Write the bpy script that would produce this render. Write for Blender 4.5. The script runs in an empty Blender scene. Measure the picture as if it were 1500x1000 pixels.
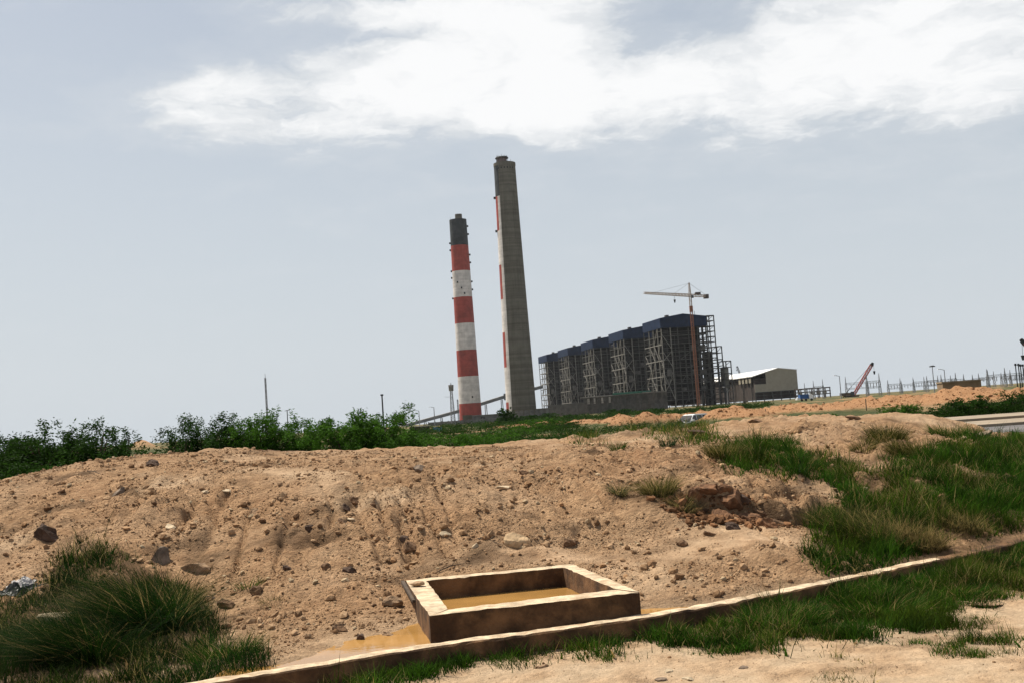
import bpy, math, random
import numpy as np
from mathutils import Vector, Matrix, Quaternion

random.seed(7)
RNG = np.random.default_rng(11)
sc = bpy.context.scene
COL = sc.collection
rad = math.radians

# ------------------------------------------------------------------ camera
FPX, W0, H0 = 1608.0, 1500.0, 1000.0          # focal length in photo pixels
PITCH, ROLL, EYE = rad(3.94), rad(3.95), np.array([0.0, 0.0, 1.7])
v_f = np.array([0, math.cos(PITCH), math.sin(PITCH)])
v_u0 = np.array([0, -math.sin(PITCH), math.cos(PITCH)])
v_r0 = np.array([1.0, 0, 0])
v_r = v_r0 * math.cos(ROLL) - v_u0 * math.sin(ROLL)
v_u = v_r0 * math.sin(ROLL) + v_u0 * math.cos(ROLL)
cam_d = bpy.data.cameras.new('camera')
cam = bpy.data.objects.new('camera', cam_d)
COL.objects.link(cam)
sc.camera = cam
cam_d.sensor_width = 36.0
cam_d.lens = 36.0 * FPX / W0
cam_d.clip_start, cam_d.clip_end = 0.1, 20000
m = Matrix((v_r, v_u, -v_f)).transposed().to_4x4()
m.translation = Vector(EYE)
cam.matrix_world = m

# ------------------------------------------------------------------ light, sky, exposure
SUN_EL, SUN_AZ = rad(60), rad(-52)      # azimuth from +Y towards +X: the sun stands far left, a little behind the subject
sun_dir = Vector((math.sin(SUN_AZ) * math.cos(SUN_EL), math.cos(SUN_AZ) * math.cos(SUN_EL), math.sin(SUN_EL)))
sd = bpy.data.lights.new('sun', 'SUN')
sd.energy, sd.angle, sd.color = 5.0, rad(0.6), (1.0, 0.93, 0.80)
sun = bpy.data.objects.new('sun', sd)
COL.objects.link(sun)
sun.rotation_euler = sun_dir.to_track_quat('Z', 'Y').to_euler()
sun.location = (-60, 40, 120)
sc.view_settings.view_transform = 'Standard'
sc.view_settings.look = 'None'
sc.view_settings.exposure = 0.5
sc.view_settings.gamma = 1.0
sc.view_settings.use_curve_mapping = False
sc.render.engine = 'CYCLES'
sc.cycles.use_denoising = True
sc.cycles.max_bounces = 6
sc.cycles.diffuse_bounces = 3
sc.cycles.transparent_max_bounces = 6
sc.cycles.volume_bounces = 0

world = bpy.data.worlds.new('World')
sc.world = world
world.use_nodes = True


class NT:
    """tiny node-tree helper"""
    def __init__(s, tree):
        s.t = tree
        for n in list(tree.nodes):
            tree.nodes.remove(n)

    def n(s, typ, ins=None, **kw):
        nd = s.t.nodes.new(typ)
        for k, v in kw.items():
            setattr(nd, k, v)
        for k, v in (ins or {}).items():
            if isinstance(v, bpy.types.NodeSocket):
                s.t.links.new(v, nd.inputs[k])
            else:
                nd.inputs[k].default_value = v
        return nd

    def math(s, op, a, b=0.0, c=None, clamp=False):
        ins = {0: a, 1: b}
        if c is not None:
            ins[2] = c
        return s.n('ShaderNodeMath', ins, operation=op, use_clamp=clamp).outputs[0]

    def vec(s, op, a, b=(0, 0, 0)):
        return s.n('ShaderNodeVectorMath', {0: a, 1: b}, operation=op)

    def ramp(s, f, lo, hi, a=0.0, b=1.0):
        r = s.n('ShaderNodeMapRange', {0: f, 1: lo, 2: hi, 3: a, 4: b}, interpolation_type='SMOOTHSTEP')
        return r.outputs[0]

    def mix(s, f, a, b, blend='MIX'):
        r = s.n('ShaderNodeMix', None, data_type='RGBA', blend_type=blend)
        for k, v in ((0, f), (6, a), (7, b)):
            if isinstance(v, bpy.types.NodeSocket):
                s.t.links.new(v, r.inputs[k])
            else:
                r.inputs[k].default_value = (*v, 1) if (k > 0 and len(v) == 3) else v
        return r.outputs[2]

    def noise(s, vecsock, scale, detail=4.0, rough=0.55, dist=0.0):
        ins = {'Scale': scale, 'Detail': detail, 'Roughness': rough, 'Distortion': dist}
        if vecsock is not None:
            ins['Vector'] = vecsock
        return s.n('ShaderNodeTexNoise', ins).outputs[0]


def ray(px, py):
    d = v_f * FPX + v_r * (px - W0 / 2) + v_u * (H0 / 2 - py)
    return d / np.linalg.norm(d)


def build_world():
    t = NT(world.node_tree)
    d = t.vec('NORMALIZE', t.n('ShaderNodeTexCoord').outputs['Generated']).outputs[0]
    sep = t.n('ShaderNodeSeparateXYZ', {0: d})
    z = sep.outputs[2]
    sky = t.n('ShaderNodeTexSky', sky_type='NISHITA', sun_disc=False, sun_elevation=SUN_EL,
              sun_rotation=SUN_AZ, air_density=1.0, dust_density=3.0, ozone_density=1.0)
    # cloud sheet: directions projected on a level layer
    zz = t.math('ADD', t.math('MAXIMUM', z, 0.0), 0.13)
    inv = t.math('DIVIDE', 1.0, zz)
    p = t.vec('SCALE', d)
    t.t.links.new(inv, p.inputs['Scale'])
    pv = t.vec('MULTIPLY', p.outputs[0], (1, 1, 0)).outputs[0]
    # turbulent edges: the sheet coordinates are shoved about by a finer noise
    wob = t.n('ShaderNodeTexNoise', {'Vector': pv, 'Scale': 4.0, 'Detail': 5.0, 'Roughness': 0.6})
    pw = t.vec('ADD', pv, t.vec('MULTIPLY', t.vec('SUBTRACT', wob.outputs['Color'], (.5, .5, .5)).outputs[0], (.30, .30, 0)).outputs[0]).outputs[0]
    n1 = t.noise(pw, 3.2, 10.0, 0.62)
    n2 = t.noise(pw, 0.9, 3.0, 0.5)
    dd = t.vec('ADD', d, t.vec('MULTIPLY', t.vec('SUBTRACT', wob.outputs['Color'], (.5, .5, .5)).outputs[0], (.07, 0, .035)).outputs[0]).outputs[0]
    # where the cumulus of the photograph stand: elongated bumps around directions
    bumps = [((240, 180), .05, .018, .30), ((300, 135), .05, .024, .28), ((450, 145), .10, .028, .29), ((560, 175), .08, .012, .16), ((600, 130), .08, .036, .23), ((740, 80), .07, .050, .26), ((850, 80), .045, .05, .22), ((790, 165), .05, .012, .13), ((930, 130), .06, .018, .20), ((1000, 140), .06, .020, .20),
             ((1080, 130), .07, .030, .19), ((1160, 60), .09, .05, .22), ((1330, 100), .10, .05, .24), ((1480, 90), .10, .06, .24),
             ((560, 8), .10, .012, .20), ((700, 25), .08, .02, .14), ((380, 62), .03, .010, .14), ((390, 15), .03, .015, .10),
             ((950, 35), .030, .026, -.28), ((880, 175), .02, .008, -.10), ((60, 120), .11, .09, -.30), ((230, 50), .08, .035, -.20),
             ((520, 62), .06, .012, -.16), ((70, 2), .03, .008, .22)]
    tot = t.math('ADD', t.math('MULTIPLY', t.math('SUBTRACT', n1, 0.5), 1.55), 0.44)
    tot = t.math('ADD', tot, t.math('MULTIPLY', t.math('SUBTRACT', n2, 0.5), 0.25))
    for (px, py), sx, sz, a in bumps:
        c = ray(px, py)
        q = t.vec('MULTIPLY', t.vec('SUBTRACT', dd, tuple(c)).outputs[0], (1 / sx, 1.5, 1 / sz)).outputs[0]
        l2 = t.vec('DOT_PRODUCT', q, q).outputs['Value']
        e = t.math('POWER', 2.718, t.math('MULTIPLY', l2, -0.5))
        tot = t.math('MULTIPLY_ADD', e, a, tot)
    # cloud bases thin out towards the horizon all the way round
    low = t.ramp(z, 0.19, 0.29)
    tot = t.math('SUBTRACT', tot, t.math('MULTIPLY', t.math('SUBTRACT', 1.0, low), 0.22))
    cover = t.ramp(tot, 0.40, 0.76)
    thin = t.ramp(tot, 0.15, 0.62, 0.0, 0.32)
    hz = t.ramp(z, -0.02, 0.75, 0.92, 0.12)
    relief = t.math('MULTIPLY_ADD', t.math('SUBTRACT', t.noise(pw, 7.0, 8.0, 0.65), 0.5), 0.9, tot)
    cl = t.mix(t.ramp(relief, 0.50, 1.05), (0.63, 0.66, 0.69), (0.865, 0.87, 0.875))
    b1 = t.n('ShaderNodeBackground', {'Color': sky.outputs[0], 'Strength': 0.066})
    b2 = t.n('ShaderNodeBackground', {'Color': (0.535, 0.58, 0.622, 1), 'Strength': 0.86})
    b3 = t.n('ShaderNodeBackground', {'Color': cl, 'Strength': 0.79})
    m1 = t.n('ShaderNodeMixShader', {0: hz, 1: b1.outputs[0], 2: b2.outputs[0]})
    fac = t.math('MAXIMUM', cover, thin)
    fac = t.math('MULTIPLY', fac, t.ramp(z, 0.04, 0.22))
    m2 = t.n('ShaderNodeMixShader', {0: fac, 1: m1.outputs[0], 2: b3.outputs[0]})
    o = t.n('ShaderNodeOutputWorld')
    t.t.links.new(m2.outputs[0], o.inputs[0])


build_world()

# ------------------------------------------------------------------ materials
MATS = {}


def mat(name, col, rough=0.85, var=0.15, scale=3.0, bump=0.0, bscale=20.0, metal=0.0, spec=0.3, obj=True,
        stain=None, sscale=1.0, trans=0.0, attr=None, rings=0.0):
    """procedural material: base colour broken up by noise, optional stains and bump"""
    if name in MATS:
        return MATS[name]
    mt = bpy.data.materials.new(name)
    mt.use_nodes = True
    t = NT(mt.node_tree)
    tc = t.n('ShaderNodeTexCoord').outputs['Object'] if obj else t.n('ShaderNodeNewGeometry').outputs['Position']
    nz = t.noise(tc, scale, 5.0, 0.6)
    lo = tuple(max(0, c * (1 - var * 1.6)) for c in col)
    hi = tuple(min(1, c * (1 + var * 1.3)) for c in col)
    c = t.mix(t.ramp(nz, 0.3, 0.7), lo, hi)
    if stain:
        c = t.mix(t.ramp(t.noise(tc, sscale, 6.0, 0.65, 0.4), 0.46, 0.66, 0.0, 0.85), c, stain)
    if rings:                                                 # casting lifts and run-off streaks
        zr = t.noise(t.vec('MULTIPLY', tc, (.004, .004, .42)).outputs[0], 1.0, 3.0, .7)
        c = t.mix(t.ramp(zr, .40, .62, 0.0, rings), c, t.mix(1.0, c, (.62, .6, .58), 'MULTIPLY'))
        sr = t.noise(t.vec('MULTIPLY', tc, (.5, .5, .012)).outputs[0], 1.0, 4.0, .6)
        c = t.mix(t.ramp(sr, .45, .7, 0.0, rings * .8), c, t.mix(1.0, c, (.6, .58, .55), 'MULTIPLY'))
    if attr:
        a = t.n('ShaderNodeAttribute', attribute_name=attr)
        c = t.mix(1.0, c, a.outputs['Color'], 'MULTIPLY')
    b = t.n('ShaderNodeBsdfPrincipled', {'Base Color': c, 'Roughness': rough, 'Metallic': metal,
                                        'Specular IOR Level': spec})
    if bump:
        bn = t.n('ShaderNodeBump', {'Height': t.noise(tc, bscale, 6.0, 0.65), 'Strength': bump, 'Distance': 0.02})
        t.t.links.new(bn.outputs[0], b.inputs['Normal'])
    sh = b.outputs[0]
    if trans:
        tr = t.n('ShaderNodeBsdfTranslucent', {'Color': c})
        sh = t.n('ShaderNodeMixShader', {0: trans, 1: sh, 2: tr.outputs[0]}).outputs[0]
    o = t.n('ShaderNodeOutputMaterial')
    t.t.links.new(sh, o.inputs[0])
    MATS[name] = mt
    return mt


def mat_soil():
    mt = bpy.data.materials.new('sandy_soil')
    mt.use_nodes = True
    t = NT(mt.node_tree)
    pos = t.n('ShaderNodeNewGeometry').outputs['Position']
    at = t.n('ShaderNodeSeparateColor', {0: t.n('ShaderNodeAttribute', attribute_name='soil').outputs['Color']})
    pale, orange, dark = at.outputs[0], at.outputs[1], at.outputs[2]
    a = t.noise(pos, 0.8, 5, 0.6)
    b = t.noise(pos, 6.0, 6, 0.65)
    g = t.noise(pos, 45.0, 4, 0.7)
    g2 = t.noise(pos, 140.0, 3, 0.7)
    c = t.mix(t.ramp(b, 0.3, 0.72), (0.275, 0.162, 0.086), (0.470, 0.295, 0.165))
    c = t.mix(t.ramp(a, 0.42, 0.68, 0.0, 0.5), c, (0.49, 0.335, 0.21))
    c = t.mix(pale, c, t.mix(t.ramp(b, 0.3, 0.7), (0.33, 0.245, 0.16), (0.41, 0.31, 0.21)))
    c = t.mix(orange, c, t.mix(t.ramp(b, 0.3, 0.7), (0.27, 0.135, 0.062), (0.37, 0.215, 0.115)))
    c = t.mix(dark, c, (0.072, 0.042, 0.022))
    al = t.n('ShaderNodeAttribute', attribute_name='soil').outputs['Alpha']
    c = t.mix(t.math('SUBTRACT', 1.0, al), c, t.mix(t.ramp(a, .35, .65), (.026, .040, .012), (.075, .078, .028)))
    c = t.mix(t.ramp(g, 0.50, 0.72, 0.0, 0.55), c, t.mix(1.0, c, (0.55, 0.48, 0.42), 'MULTIPLY'))
    c = t.mix(t.ramp(g2, 0.60, 0.75, 0.0, 0.5), c, (0.46, 0.35, 0.24))
    bs = t.n('ShaderNodeBsdfPrincipled', {'Base Color': c, 'Roughness': 0.95, 'Specular IOR Level': 0.12})
    hgt = t.math('ADD', t.math('MULTIPLY', t.noise(pos, 18, 6, 0.7), 1.0), t.math('MULTIPLY', g, 0.45))
    hgt = t.math('MULTIPLY_ADD', t.noise(pos, 95, 3, 0.6), 0.22, hgt)
    wp = t.vec('ADD', pos, t.vec('MULTIPLY', t.n('ShaderNodeTexNoise', {'Vector': pos, 'Scale': 14.0}).outputs['Color'], (.05, .05, .05)).outputs[0]).outputs[0]
    for sc_, wt in ((17.0, -.55), (44.0, -.3)):              # crumbly clods
        vo = t.n('ShaderNodeTexVoronoi', {'Vector': wp, 'Scale': sc_, 'Randomness': 1.0}).outputs['Distance']
        hgt = t.math('MULTIPLY_ADD', t.math('MULTIPLY', vo, t.ramp(b, .35, .65, .25, 1.0)), wt, hgt)
    bn = t.n('ShaderNodeBump', {'Height': hgt, 'Strength': t.ramp(pale, .15, .7, 1.0, .55), 'Distance': 0.06})
    t.t.links.new(bn.outputs[0], bs.inputs['Normal'])
    o = t.n('ShaderNodeOutputMaterial')
    t.t.links.new(bs.outputs[0], o.inputs[0])
    return mt


def mat_water(name, col):
    mt = bpy.data.materials.new(name)
    mt.use_nodes = True
    t = NT(mt.node_tree)
    pos = t.n('ShaderNodeNewGeometry').outputs['Position']
    c = t.mix(t.ramp(t.noise(pos, 3.0, 4, 0.5), 0.3, 0.7), tuple(k * .85 for k in col), tuple(k * 1.1 for k in col))
    bs = t.n('ShaderNodeBsdfPrincipled', {'Base Color': c, 'Roughness': 0.04, 'Specular IOR Level': 0.5})
    bn = t.n('ShaderNodeBump', {'Height': t.noise(pos, 9.0, 3, 0.5), 'Strength': 0.03, 'Distance': 0.02})
    t.t.links.new(bn.outputs[0], bs.inputs['Normal'])
    o = t.n('ShaderNodeOutputMaterial')
    t.t.links.new(bs.outputs[0], o.inputs[0])
    return mt


def mat_blade(name, trans=0.35):
    """leaf blades: colour from the per-blade attribute 'tint'"""
    mt = bpy.data.materials.new(name)
    mt.use_nodes = True
    t = NT(mt.node_tree)
    c = t.n('ShaderNodeAttribute', attribute_name='tint').outputs['Color']
    pos = t.n('ShaderNodeNewGeometry').outputs['Position']
    c = t.mix(t.ramp(t.noise(pos, 2.2, 3, 0.5), 0.3, 0.7, 0.0, 1.0), t.mix(1.0, c, (.72, .75, .7), 'MULTIPLY'), c)
    bs = t.n('ShaderNodeBsdfPrincipled', {'Base Color': c, 'Roughness': 0.75, 'Specular IOR Level': 0.06})
    tr = t.n('ShaderNodeBsdfTranslucent', {'Color': c})
    mx = t.n('ShaderNodeMixShader', {0: trans, 1: bs.outputs[0], 2: tr.outputs[0]})
    o = t.n('ShaderNodeOutputMaterial')
    t.t.links.new(mx.outputs[0], o.inputs[0])
    return mt


# ------------------------------------------------------------------ mesh helpers
def np_mesh(name, V, F, material=None, smooth=False, attrs=None):
    """mesh from numpy vertices and an (N,3) or (N,4) face array; attrs: name -> (nverts,4) colours"""
    me = bpy.data.meshes.new(name)
    V = np.asarray(V, dtype=np.float32)
    F = np.asarray(F, dtype=np.int32)
    k = F.shape[1]
    me.vertices.add(len(V))
    me.vertices.foreach_set('co', V.ravel())
    me.loops.add(F.size)
    me.loops.foreach_set('vertex_index', F.ravel())
    me.polygons.add(len(F))
    me.polygons.foreach_set('loop_start', np.arange(0, F.size, k, dtype=np.int32))
    me.polygons.foreach_set('use_smooth', np.full(len(F), smooth, dtype=bool))
    for an, av in (attrs or {}).items():
        a = me.attributes.new(an, 'FLOAT_COLOR', 'POINT')
        a.data.foreach_set('color', np.asarray(av, dtype=np.float32).ravel())
    me.update(calc_edges=True)
    me.validate()
    if material:
        me.materials.append(material)
    return me


class MB:
    """collects boxes, bars, tubes into one mesh"""
    def __init__(s):
        s.v, s.f = [], []

    def add(s, vs, fs):
        o = len(s.v)
        s.v += [tuple(v) for v in vs]
        s.f += [tuple(i + o for i in f) for f in fs]
        return s

    def box(s, lo, hi):
        (a, b, c), (d, e, f) = lo, hi
        vs = [(a, b, c), (d, b, c), (d, e, c), (a, e, c), (a, b, f), (d, b, f), (d, e, f), (a, e, f)]
        return s.hexa(vs)

    def hexa(s, vs):
        return s.add(vs, [(0, 3, 2, 1), (4, 5, 6, 7), (0, 1, 5, 4), (1, 2, 6, 5), (2, 3, 7, 6), (3, 0, 4, 7)])

    def bar(s, p, q, w, w2=None):
        p, q = Vector(p), Vector(q)
        w2 = w2 or w
        d = (q - p).normalized()
        a = d.cross(Vector((0, 0, 1)))
        if a.length < 1e-3:
            a = Vector((1, 0, 0))
        a.normalize()
        b = d.cross(a).normalized()
        r = [(-1, -1), (1, -1), (1, 1), (-1, 1)]
        vs = [p + a * (w / 2 * i) + b * (w / 2 * j) for i, j in r] + [q + a * (w2 / 2 * i) + b * (w2 / 2 * j) for i, j in r]
        return s.hexa(vs)

    def tube(s, p, q, r0, r1=None, n=10, cap=True):
        p, q = Vector(p), Vector(q)
        r1 = r0 if r1 is None else r1
        d = (q - p).normalized()
        a = d.cross(Vector((0, 0, 1)))
        if a.length < 1e-3:
            a = Vector((1, 0, 0))
        a.normalize()
        b = d.cross(a).normalized()
        ring = lambda c, r: [c + a * (r * math.cos(6.28318 * i / n)) + b * (r * math.sin(6.28318 * i / n)) for i in range(n)]
        fs = [(i, (i + 1) % n, n + (i + 1) % n, n + i) for i in range(n)]
        if cap:
            fs += [tuple(range(n))[::-1], tuple(range(n, 2 * n))]
        return s.add(ring(p, r0) + ring(q, r1), fs)

    def lattice(s, p, q, w0, w1, n, t=0.12):
        """four-legged lattice member from p to q"""
        p, q = Vector(p), Vector(q)
        d = (q - p).normalized()
        a = d.cross(Vector((0, 0, 1)))
        if a.length < 1e-3:
            a = Vector((1, 0, 0))
        a.normalize()
        b = d.cross(a).normalized()
        pt = lambda f, i, j: p.lerp(q, f) + (a * i + b * j) * ((w0 + (w1 - w0) * f) / 2)
        cs = [(-1, -1), (1, -1), (1, 1), (-1, 1)]
        for c in cs:
            s.bar(pt(0, *c), pt(1, *c), t)
        for k in range(n):
            f0, f1 = k / n, (k + 1) / n
            for c in range(4):
                c0, c1 = cs[c], cs[(c + 1) % 4]
                if k % 2:
                    c0, c1 = c1, c0
                s.bar(pt(f0, *c0), pt(f1, *c1), t * .62)
                s.bar(pt(f1, *c0), pt(f1, *c1), t * .55)
        return s

    def mesh(s, name, material=None, smooth=False):
        me = bpy.data.meshes.new(name)
        me.from_pydata(s.v, [], s.f)
        if smooth:
            me.polygons.foreach_set('use_smooth', [True] * len(me.polygons))
        me.update()
        if material:
            me.materials.append(material)
        return me

    def obj(s, name, material, parent=None, smooth=False):
        return link(name, s.mesh(name, material, smooth), parent)


def link(name, data, parent=None, label=None):
    o = bpy.data.objects.new(name, data)
    COL.objects.link(o)
    if parent is not None:
        o.parent = parent
    if label:
        o['label'] = label
    return o


def tag(o, label, cat, group=None, kind=None):
    o['label'] = label
    o['category'] = cat
    if group:
        o['group'] = group
    if kind:
        o['kind'] = kind
    return o


def thing(name, label, cat, loc=(0, 0, 0), rz=0.0, group=None):
    o = link(name, None)
    o.location = tuple(float(c) for c in loc)
    o.rotation_euler = (0, 0, rz)
    return tag(o, label, cat, group)


def struct(o, kind='structure'):
    o['kind'] = kind
    return o


def copy_tree(o, parent=None):
    c = o.copy()
    COL.objects.link(c)
    c.parent = parent
    for ch in o.children:
        copy_tree(ch, c)
    return c


def member(name, root, p, q, w, d, me):
    """a straight steel member: the shared unit bar stretched from p to q"""
    p, q = Vector(p), Vector(q)
    o = link(name, me, root)
    v = q - p
    o.location = (p + q) / 2
    o.rotation_mode = 'QUATERNION'
    o.rotation_quaternion = v.to_track_quat('Z', 'Y')
    o.scale = (w, d, v.length)
    return o


# ------------------------------------------------------------------ noise
def gnoise(x, y, seed=0):
    xi, yi = np.floor(x).astype(np.int64), np.floor(y).astype(np.int64)
    fx, fy = x - xi, y - yi

    def g(ix, iy):
        h = (ix * 374761393 + iy * 668265263 + seed * 974634777) & 0xffffffff
        h = ((h ^ (h >> 13)) * 1274126177) & 0xffffffff
        h = h ^ (h >> 16)
        a = (h & 0xffff) / 65536.0 * 6.2831853
        return np.cos(a), np.sin(a)
    u = fx * fx * fx * (fx * (fx * 6 - 15) + 10)
    v = fy * fy * fy * (fy * (fy * 6 - 15) + 10)
    r = []
    for dx in (0, 1):
        for dy in (0, 1):
            gx, gy = g(xi + dx, yi + dy)
            r.append(gx * (fx - dx) + gy * (fy - dy))
    a = r[0] + u * (r[2] - r[0])
    b = r[1] + u * (r[3] - r[1])
    return (a + v * (b - a)) * 1.5


def fbm(x, y, f, o, seed, gain=0.5):
    s, a = 0.0, 1.0
    for k in range(o):
        s = s + a * gnoise(x * f + 7.3 * k, y * f - 3.1 * k, seed + k)
        f *= 2.03
        a *= gain
    return s


def sstep(a, b, x):
    t = np.clip((x - a) / (b - a), 0, 1)
    return t * t * (3 - 2 * t)


# ------------------------------------------------------------------ pixel <-> place
def at_y(px, py, y):
    d = ray(px, py)
    return EYE + d * (y / d[1])


def at_z(px, py, z):
    d = ray(px, py)
    return EYE + d * ((z - EYE[2]) / d[2])


def project(P):
    v = np.asarray(P) - EYE
    w = np.maximum(v @ v_f, 0.01)
    return W0 / 2 + FPX * (v @ v_r) / w, H0 / 2 - FPX * (v @ v_u) / w


def in_poly(px, py, poly):
    r = np.zeros(np.shape(px), bool)
    n = len(poly)
    for i in range(n):
        (x0, y0), (x1, y1) = poly[i], poly[(i + 1) % n]
        c = ((y0 > py) != (y1 > py)) & (px < (x1 - x0) * (py - y0) / (y1 - y0 + 1e-12) + x0)
        r ^= c
    return r


# ------------------------------------------------------------------ terrain
WALL_Z = 0.16
wall_px = [(150, 1024), (300, 998), (430, 977), (560, 955), (690, 936), (820, 919), (940, 902), (1070, 879), (1200, 853), (1270, 839),
           (1340, 823), (1420, 806), (1500, 786), (1600, 760)]
WALL = np.array([at_z(*p, WALL_Z) for p in wall_px])
BOX_Z, BOX_BASE = 0.32, 0.02
BO = [at_z(*p, BOX_Z) for p in ((629, 901), (937, 867), (866, 834), (592, 846))]       # outer corners FL FR BR BL
BI = [at_z(*p, BOX_Z) for p in ((657, 891.5), (902, 862.5), (825, 830.5), (624.5, 850))]    # inner corners
# keep the back wall as thick as the others
_u = lambda v: v / np.linalg.norm(v)
BO[2] = BI[2] + _u(BI[2] - BI[1]) * 0.15 + _u(BO[1] - BO[0]) * 0.14
BO[3] = BI[3] + _u(BI[3] - BI[0]) * 0.15 - _u(BO[1] - BO[0]) * 0.17
POOL_Z, DITCH_Z = 0.15, 0.115

ctrl = []
cz = lambda px, py, z: ctrl.append(tuple(at_z(px, py, z)))
cy = lambda px, py, y: ctrl.append(tuple(at_y(px, py, y)))
for x in (-9, -6, -3, 0, 3, 6, 9):
    for y in (2.5, 5, 6.8):
        ctrl.append((x, y, 0.0))
for p, q in zip(WALL[1:], WALL[2:]):                       # foot of the drain wall, both sides
    c = (p + q) / 2
    ctrl.append((c[0] + .07, c[1] - .28, 0.02))
for p in WALL[1:7]:
    ctrl.append((p[0] - .04, p[1] + .16, 0.05))
for p in WALL[8:]:
    ctrl.append((p[0] - .1, p[1] + .25, 0.15))
for a in ((390, 962, .14), (450, 940, .14), (500, 952, .10), (570, 942, .075), (520, 922, .14), (570, 912, .16), (605, 925, .08), (590, 870, .24), (585, 845, .29), (660, 838, .318), (760, 831, .328),
          (850, 822, .315), (915, 838, .29), (960, 858, .21), (990, 874, .16), (1060, 862, .17), (1130, 845, .18), (1190, 838, .2),
          (900, 800, .36), (1000, 792, .38), (1100, 797, .38), (1180, 805, .34), (420, 905, .2), (330, 915, .16), (300, 960, .09),
          (500, 850, .34), (200, 960, .10), (60, 960, .14), (-150, 960, .12), (250, 870, .26), (120, 870, .34), (0, 870, .38)):
    cz(*a)
for a in ((-150, 790, 12.2), (0, 815, 11.5), (0, 765, 13), (0, 712, 15), (-150, 745, 15), (100, 762, 12.6), (100, 686, 16), (170, 800, 11.4), (300, 762, 12.2), (230, 697, 14), (230, 665, 17),
          (300, 664, 19), (300, 674, 16.3), (400, 753, 12.0), (400, 698, 13.6), (400, 677, 16.3), (400, 664, 20), (500, 762, 11.6), (500, 695, 13.4), (500, 672, 16.3), (500, 660, 20), (620, 765, 11.4), (620, 700, 13.2),
          (600, 668, 16.3), (640, 656, 20), (750, 762, 11.5), (750, 697, 13.2), (750, 662, 16.5), (750, 648, 20.5), (860, 722, 12.4), (900, 693, 13.4), (900, 655, 17.5), (870, 645, 22),
          (960, 752, 11.5), (1050, 776, 11.1), (1120, 772, 11.2), (950, 695, 13.0), (1040, 702, 12.8), (1120, 695, 12.9), (1000, 663, 15.2), (1080, 632, 19),
          (1000, 629, 21), (1150, 645, 16.8), (1150, 616, 24), (1250, 611, 21), (1250, 652, 15.5), (1350, 607, 19.5), (1350, 640, 16.2), (1420, 630, 18.5), (1460, 640, 21), (1500, 655, 17.5), (1530, 655, 20), (1600, 665, 17),
          (1200, 695, 13.4), (1200, 765, 11.3), (1300, 705, 13.0), (1300, 770, 11.2), (1420, 710, 12.9), (1420, 775, 11.2), (1520, 710, 13.2), (1520, 760, 11.8)):
    cy(*a)
for x, y, z in ((-12, 22, .25), (-6, 26, .5), (0, 28, .5), (6, 29, .5), (12, 28, .2), (16, 22, .1), (-14, 16, .4), (14, 14, .2), (10, 9, 0), (-10, 9.5, .1), (18, 10, 0), (-18, 12, 0), (-20, 24, 0), (20, 30, 0), (-10, 34, 0), (0, 36, 0), (10, 36, 0)):
    ctrl.append((x, y, z))
CT = np.array(ctrl)


def tps_fit(P, z, lam=1e-3):
    n = len(P)
    d2 = ((P[:, None, :] - P[None, :, :]) ** 2).sum(-1)
    K = 0.5 * d2 * np.log(d2 + 1e-9)
    K[np.diag_indices(n)] = lam * 0.0 + 0.02
    A = np.zeros((n + 3, n + 3))
    A[:n, :n] = K
    A[:n, n] = A[n, :n] = 1
    A[:n, n + 1:] = P
    A[n + 1:, :n] = P.T
    b = np.zeros(n + 3)
    b[:n] = z
    return np.linalg.solve(A, b)


TW = tps_fit(CT[:, :2], CT[:, 2])


def tps(x, y):
    n = len(CT)
    r = np.full(x.shape, TW[n]) + TW[n + 1] * x + TW[n + 2] * y
    for i in range(n):
        d2 = (x - CT[i, 0]) ** 2 + (y - CT[i, 1]) ** 2
        r += TW[i] * 0.5 * d2 * np.log(d2 + 1e-9)
    return r


def poly_dist(x, y, pts):
    """distance to a polyline and the position along it (0..1)"""
    best = np.full(x.shape, 1e9)
    along = np.zeros(x.shape)
    n = len(pts) - 1
    for i in range(n):
        ax, ay = pts[i][0], pts[i][1]
        bx, by = pts[i + 1][0], pts[i + 1][1]
        t = np.clip(((x - ax) * (bx - ax) + (y - ay) * (by - ay)) / ((bx - ax) ** 2 + (by - ay) ** 2 + 1e-9), 0, 1)
        d = np.hypot(x - ax - t * (bx - ax), y - ay - t * (by - ay))
        k = d < best
        best[k] = d[k]
        along[k] = ((i + t) / n)[k]
    return best, along


RILLS_PX = [([(335, 722), (322, 750), (320, 785)], .05, .10), ([(285, 728), (270, 752), (262, 790)], .045, .09),
            ([(520, 690), (560, 660)], .08, .05), ([(455, 775), (420, 790), (385, 800)], .05, .07), ([(585, 752), (592, 785), (600, 830)], .06, .13),
            ([(505, 712), (520, 735), (505, 748)], .06, .10), ([(60, 740), (110, 715)], .05, .06), ([(150, 735), (200, 720)], .05, .05),
            ([(1140, 690), (1165, 730), (1185, 770)], .09, .10), ([(840, 790), (850, 770)], .05, .08)]


def base_height(x, y):
    near = tps(np.clip(x, -20, 20), np.clip(y, 1, 38))
    r = np.hypot(x, y)
    k = sstep(24, 33, y) + sstep(14, 20, np.abs(x)) * (1 - sstep(24, 33, y))
    z = near * (1 - k)
    return z, k


BERM = [(-6, 190, .5, 9), (14, 130, .75, 8), (30, 112, 1.0, 7), (46, 96, 1.25, 7), (62, 84, 1.45, 7), (90, 82, 1.6, 8), (140, 84, 1.6, 9)]
SUV_AT = at_y(1012, 606, 116.0)
HEAPS = [(float(at_y(q, 600, 104)[0]), 104.0, 2.4, .95) for q in (1056, 1084)] + [(float(at_y(q, 600, 110)[0]), 110.0, 2.0, .9) for q in (905, 940, 965, 985)] + [(float(at_y(1105, 600, 100)[0]), 100.0, 2.0, .9)]
_rill_cache = []


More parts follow.
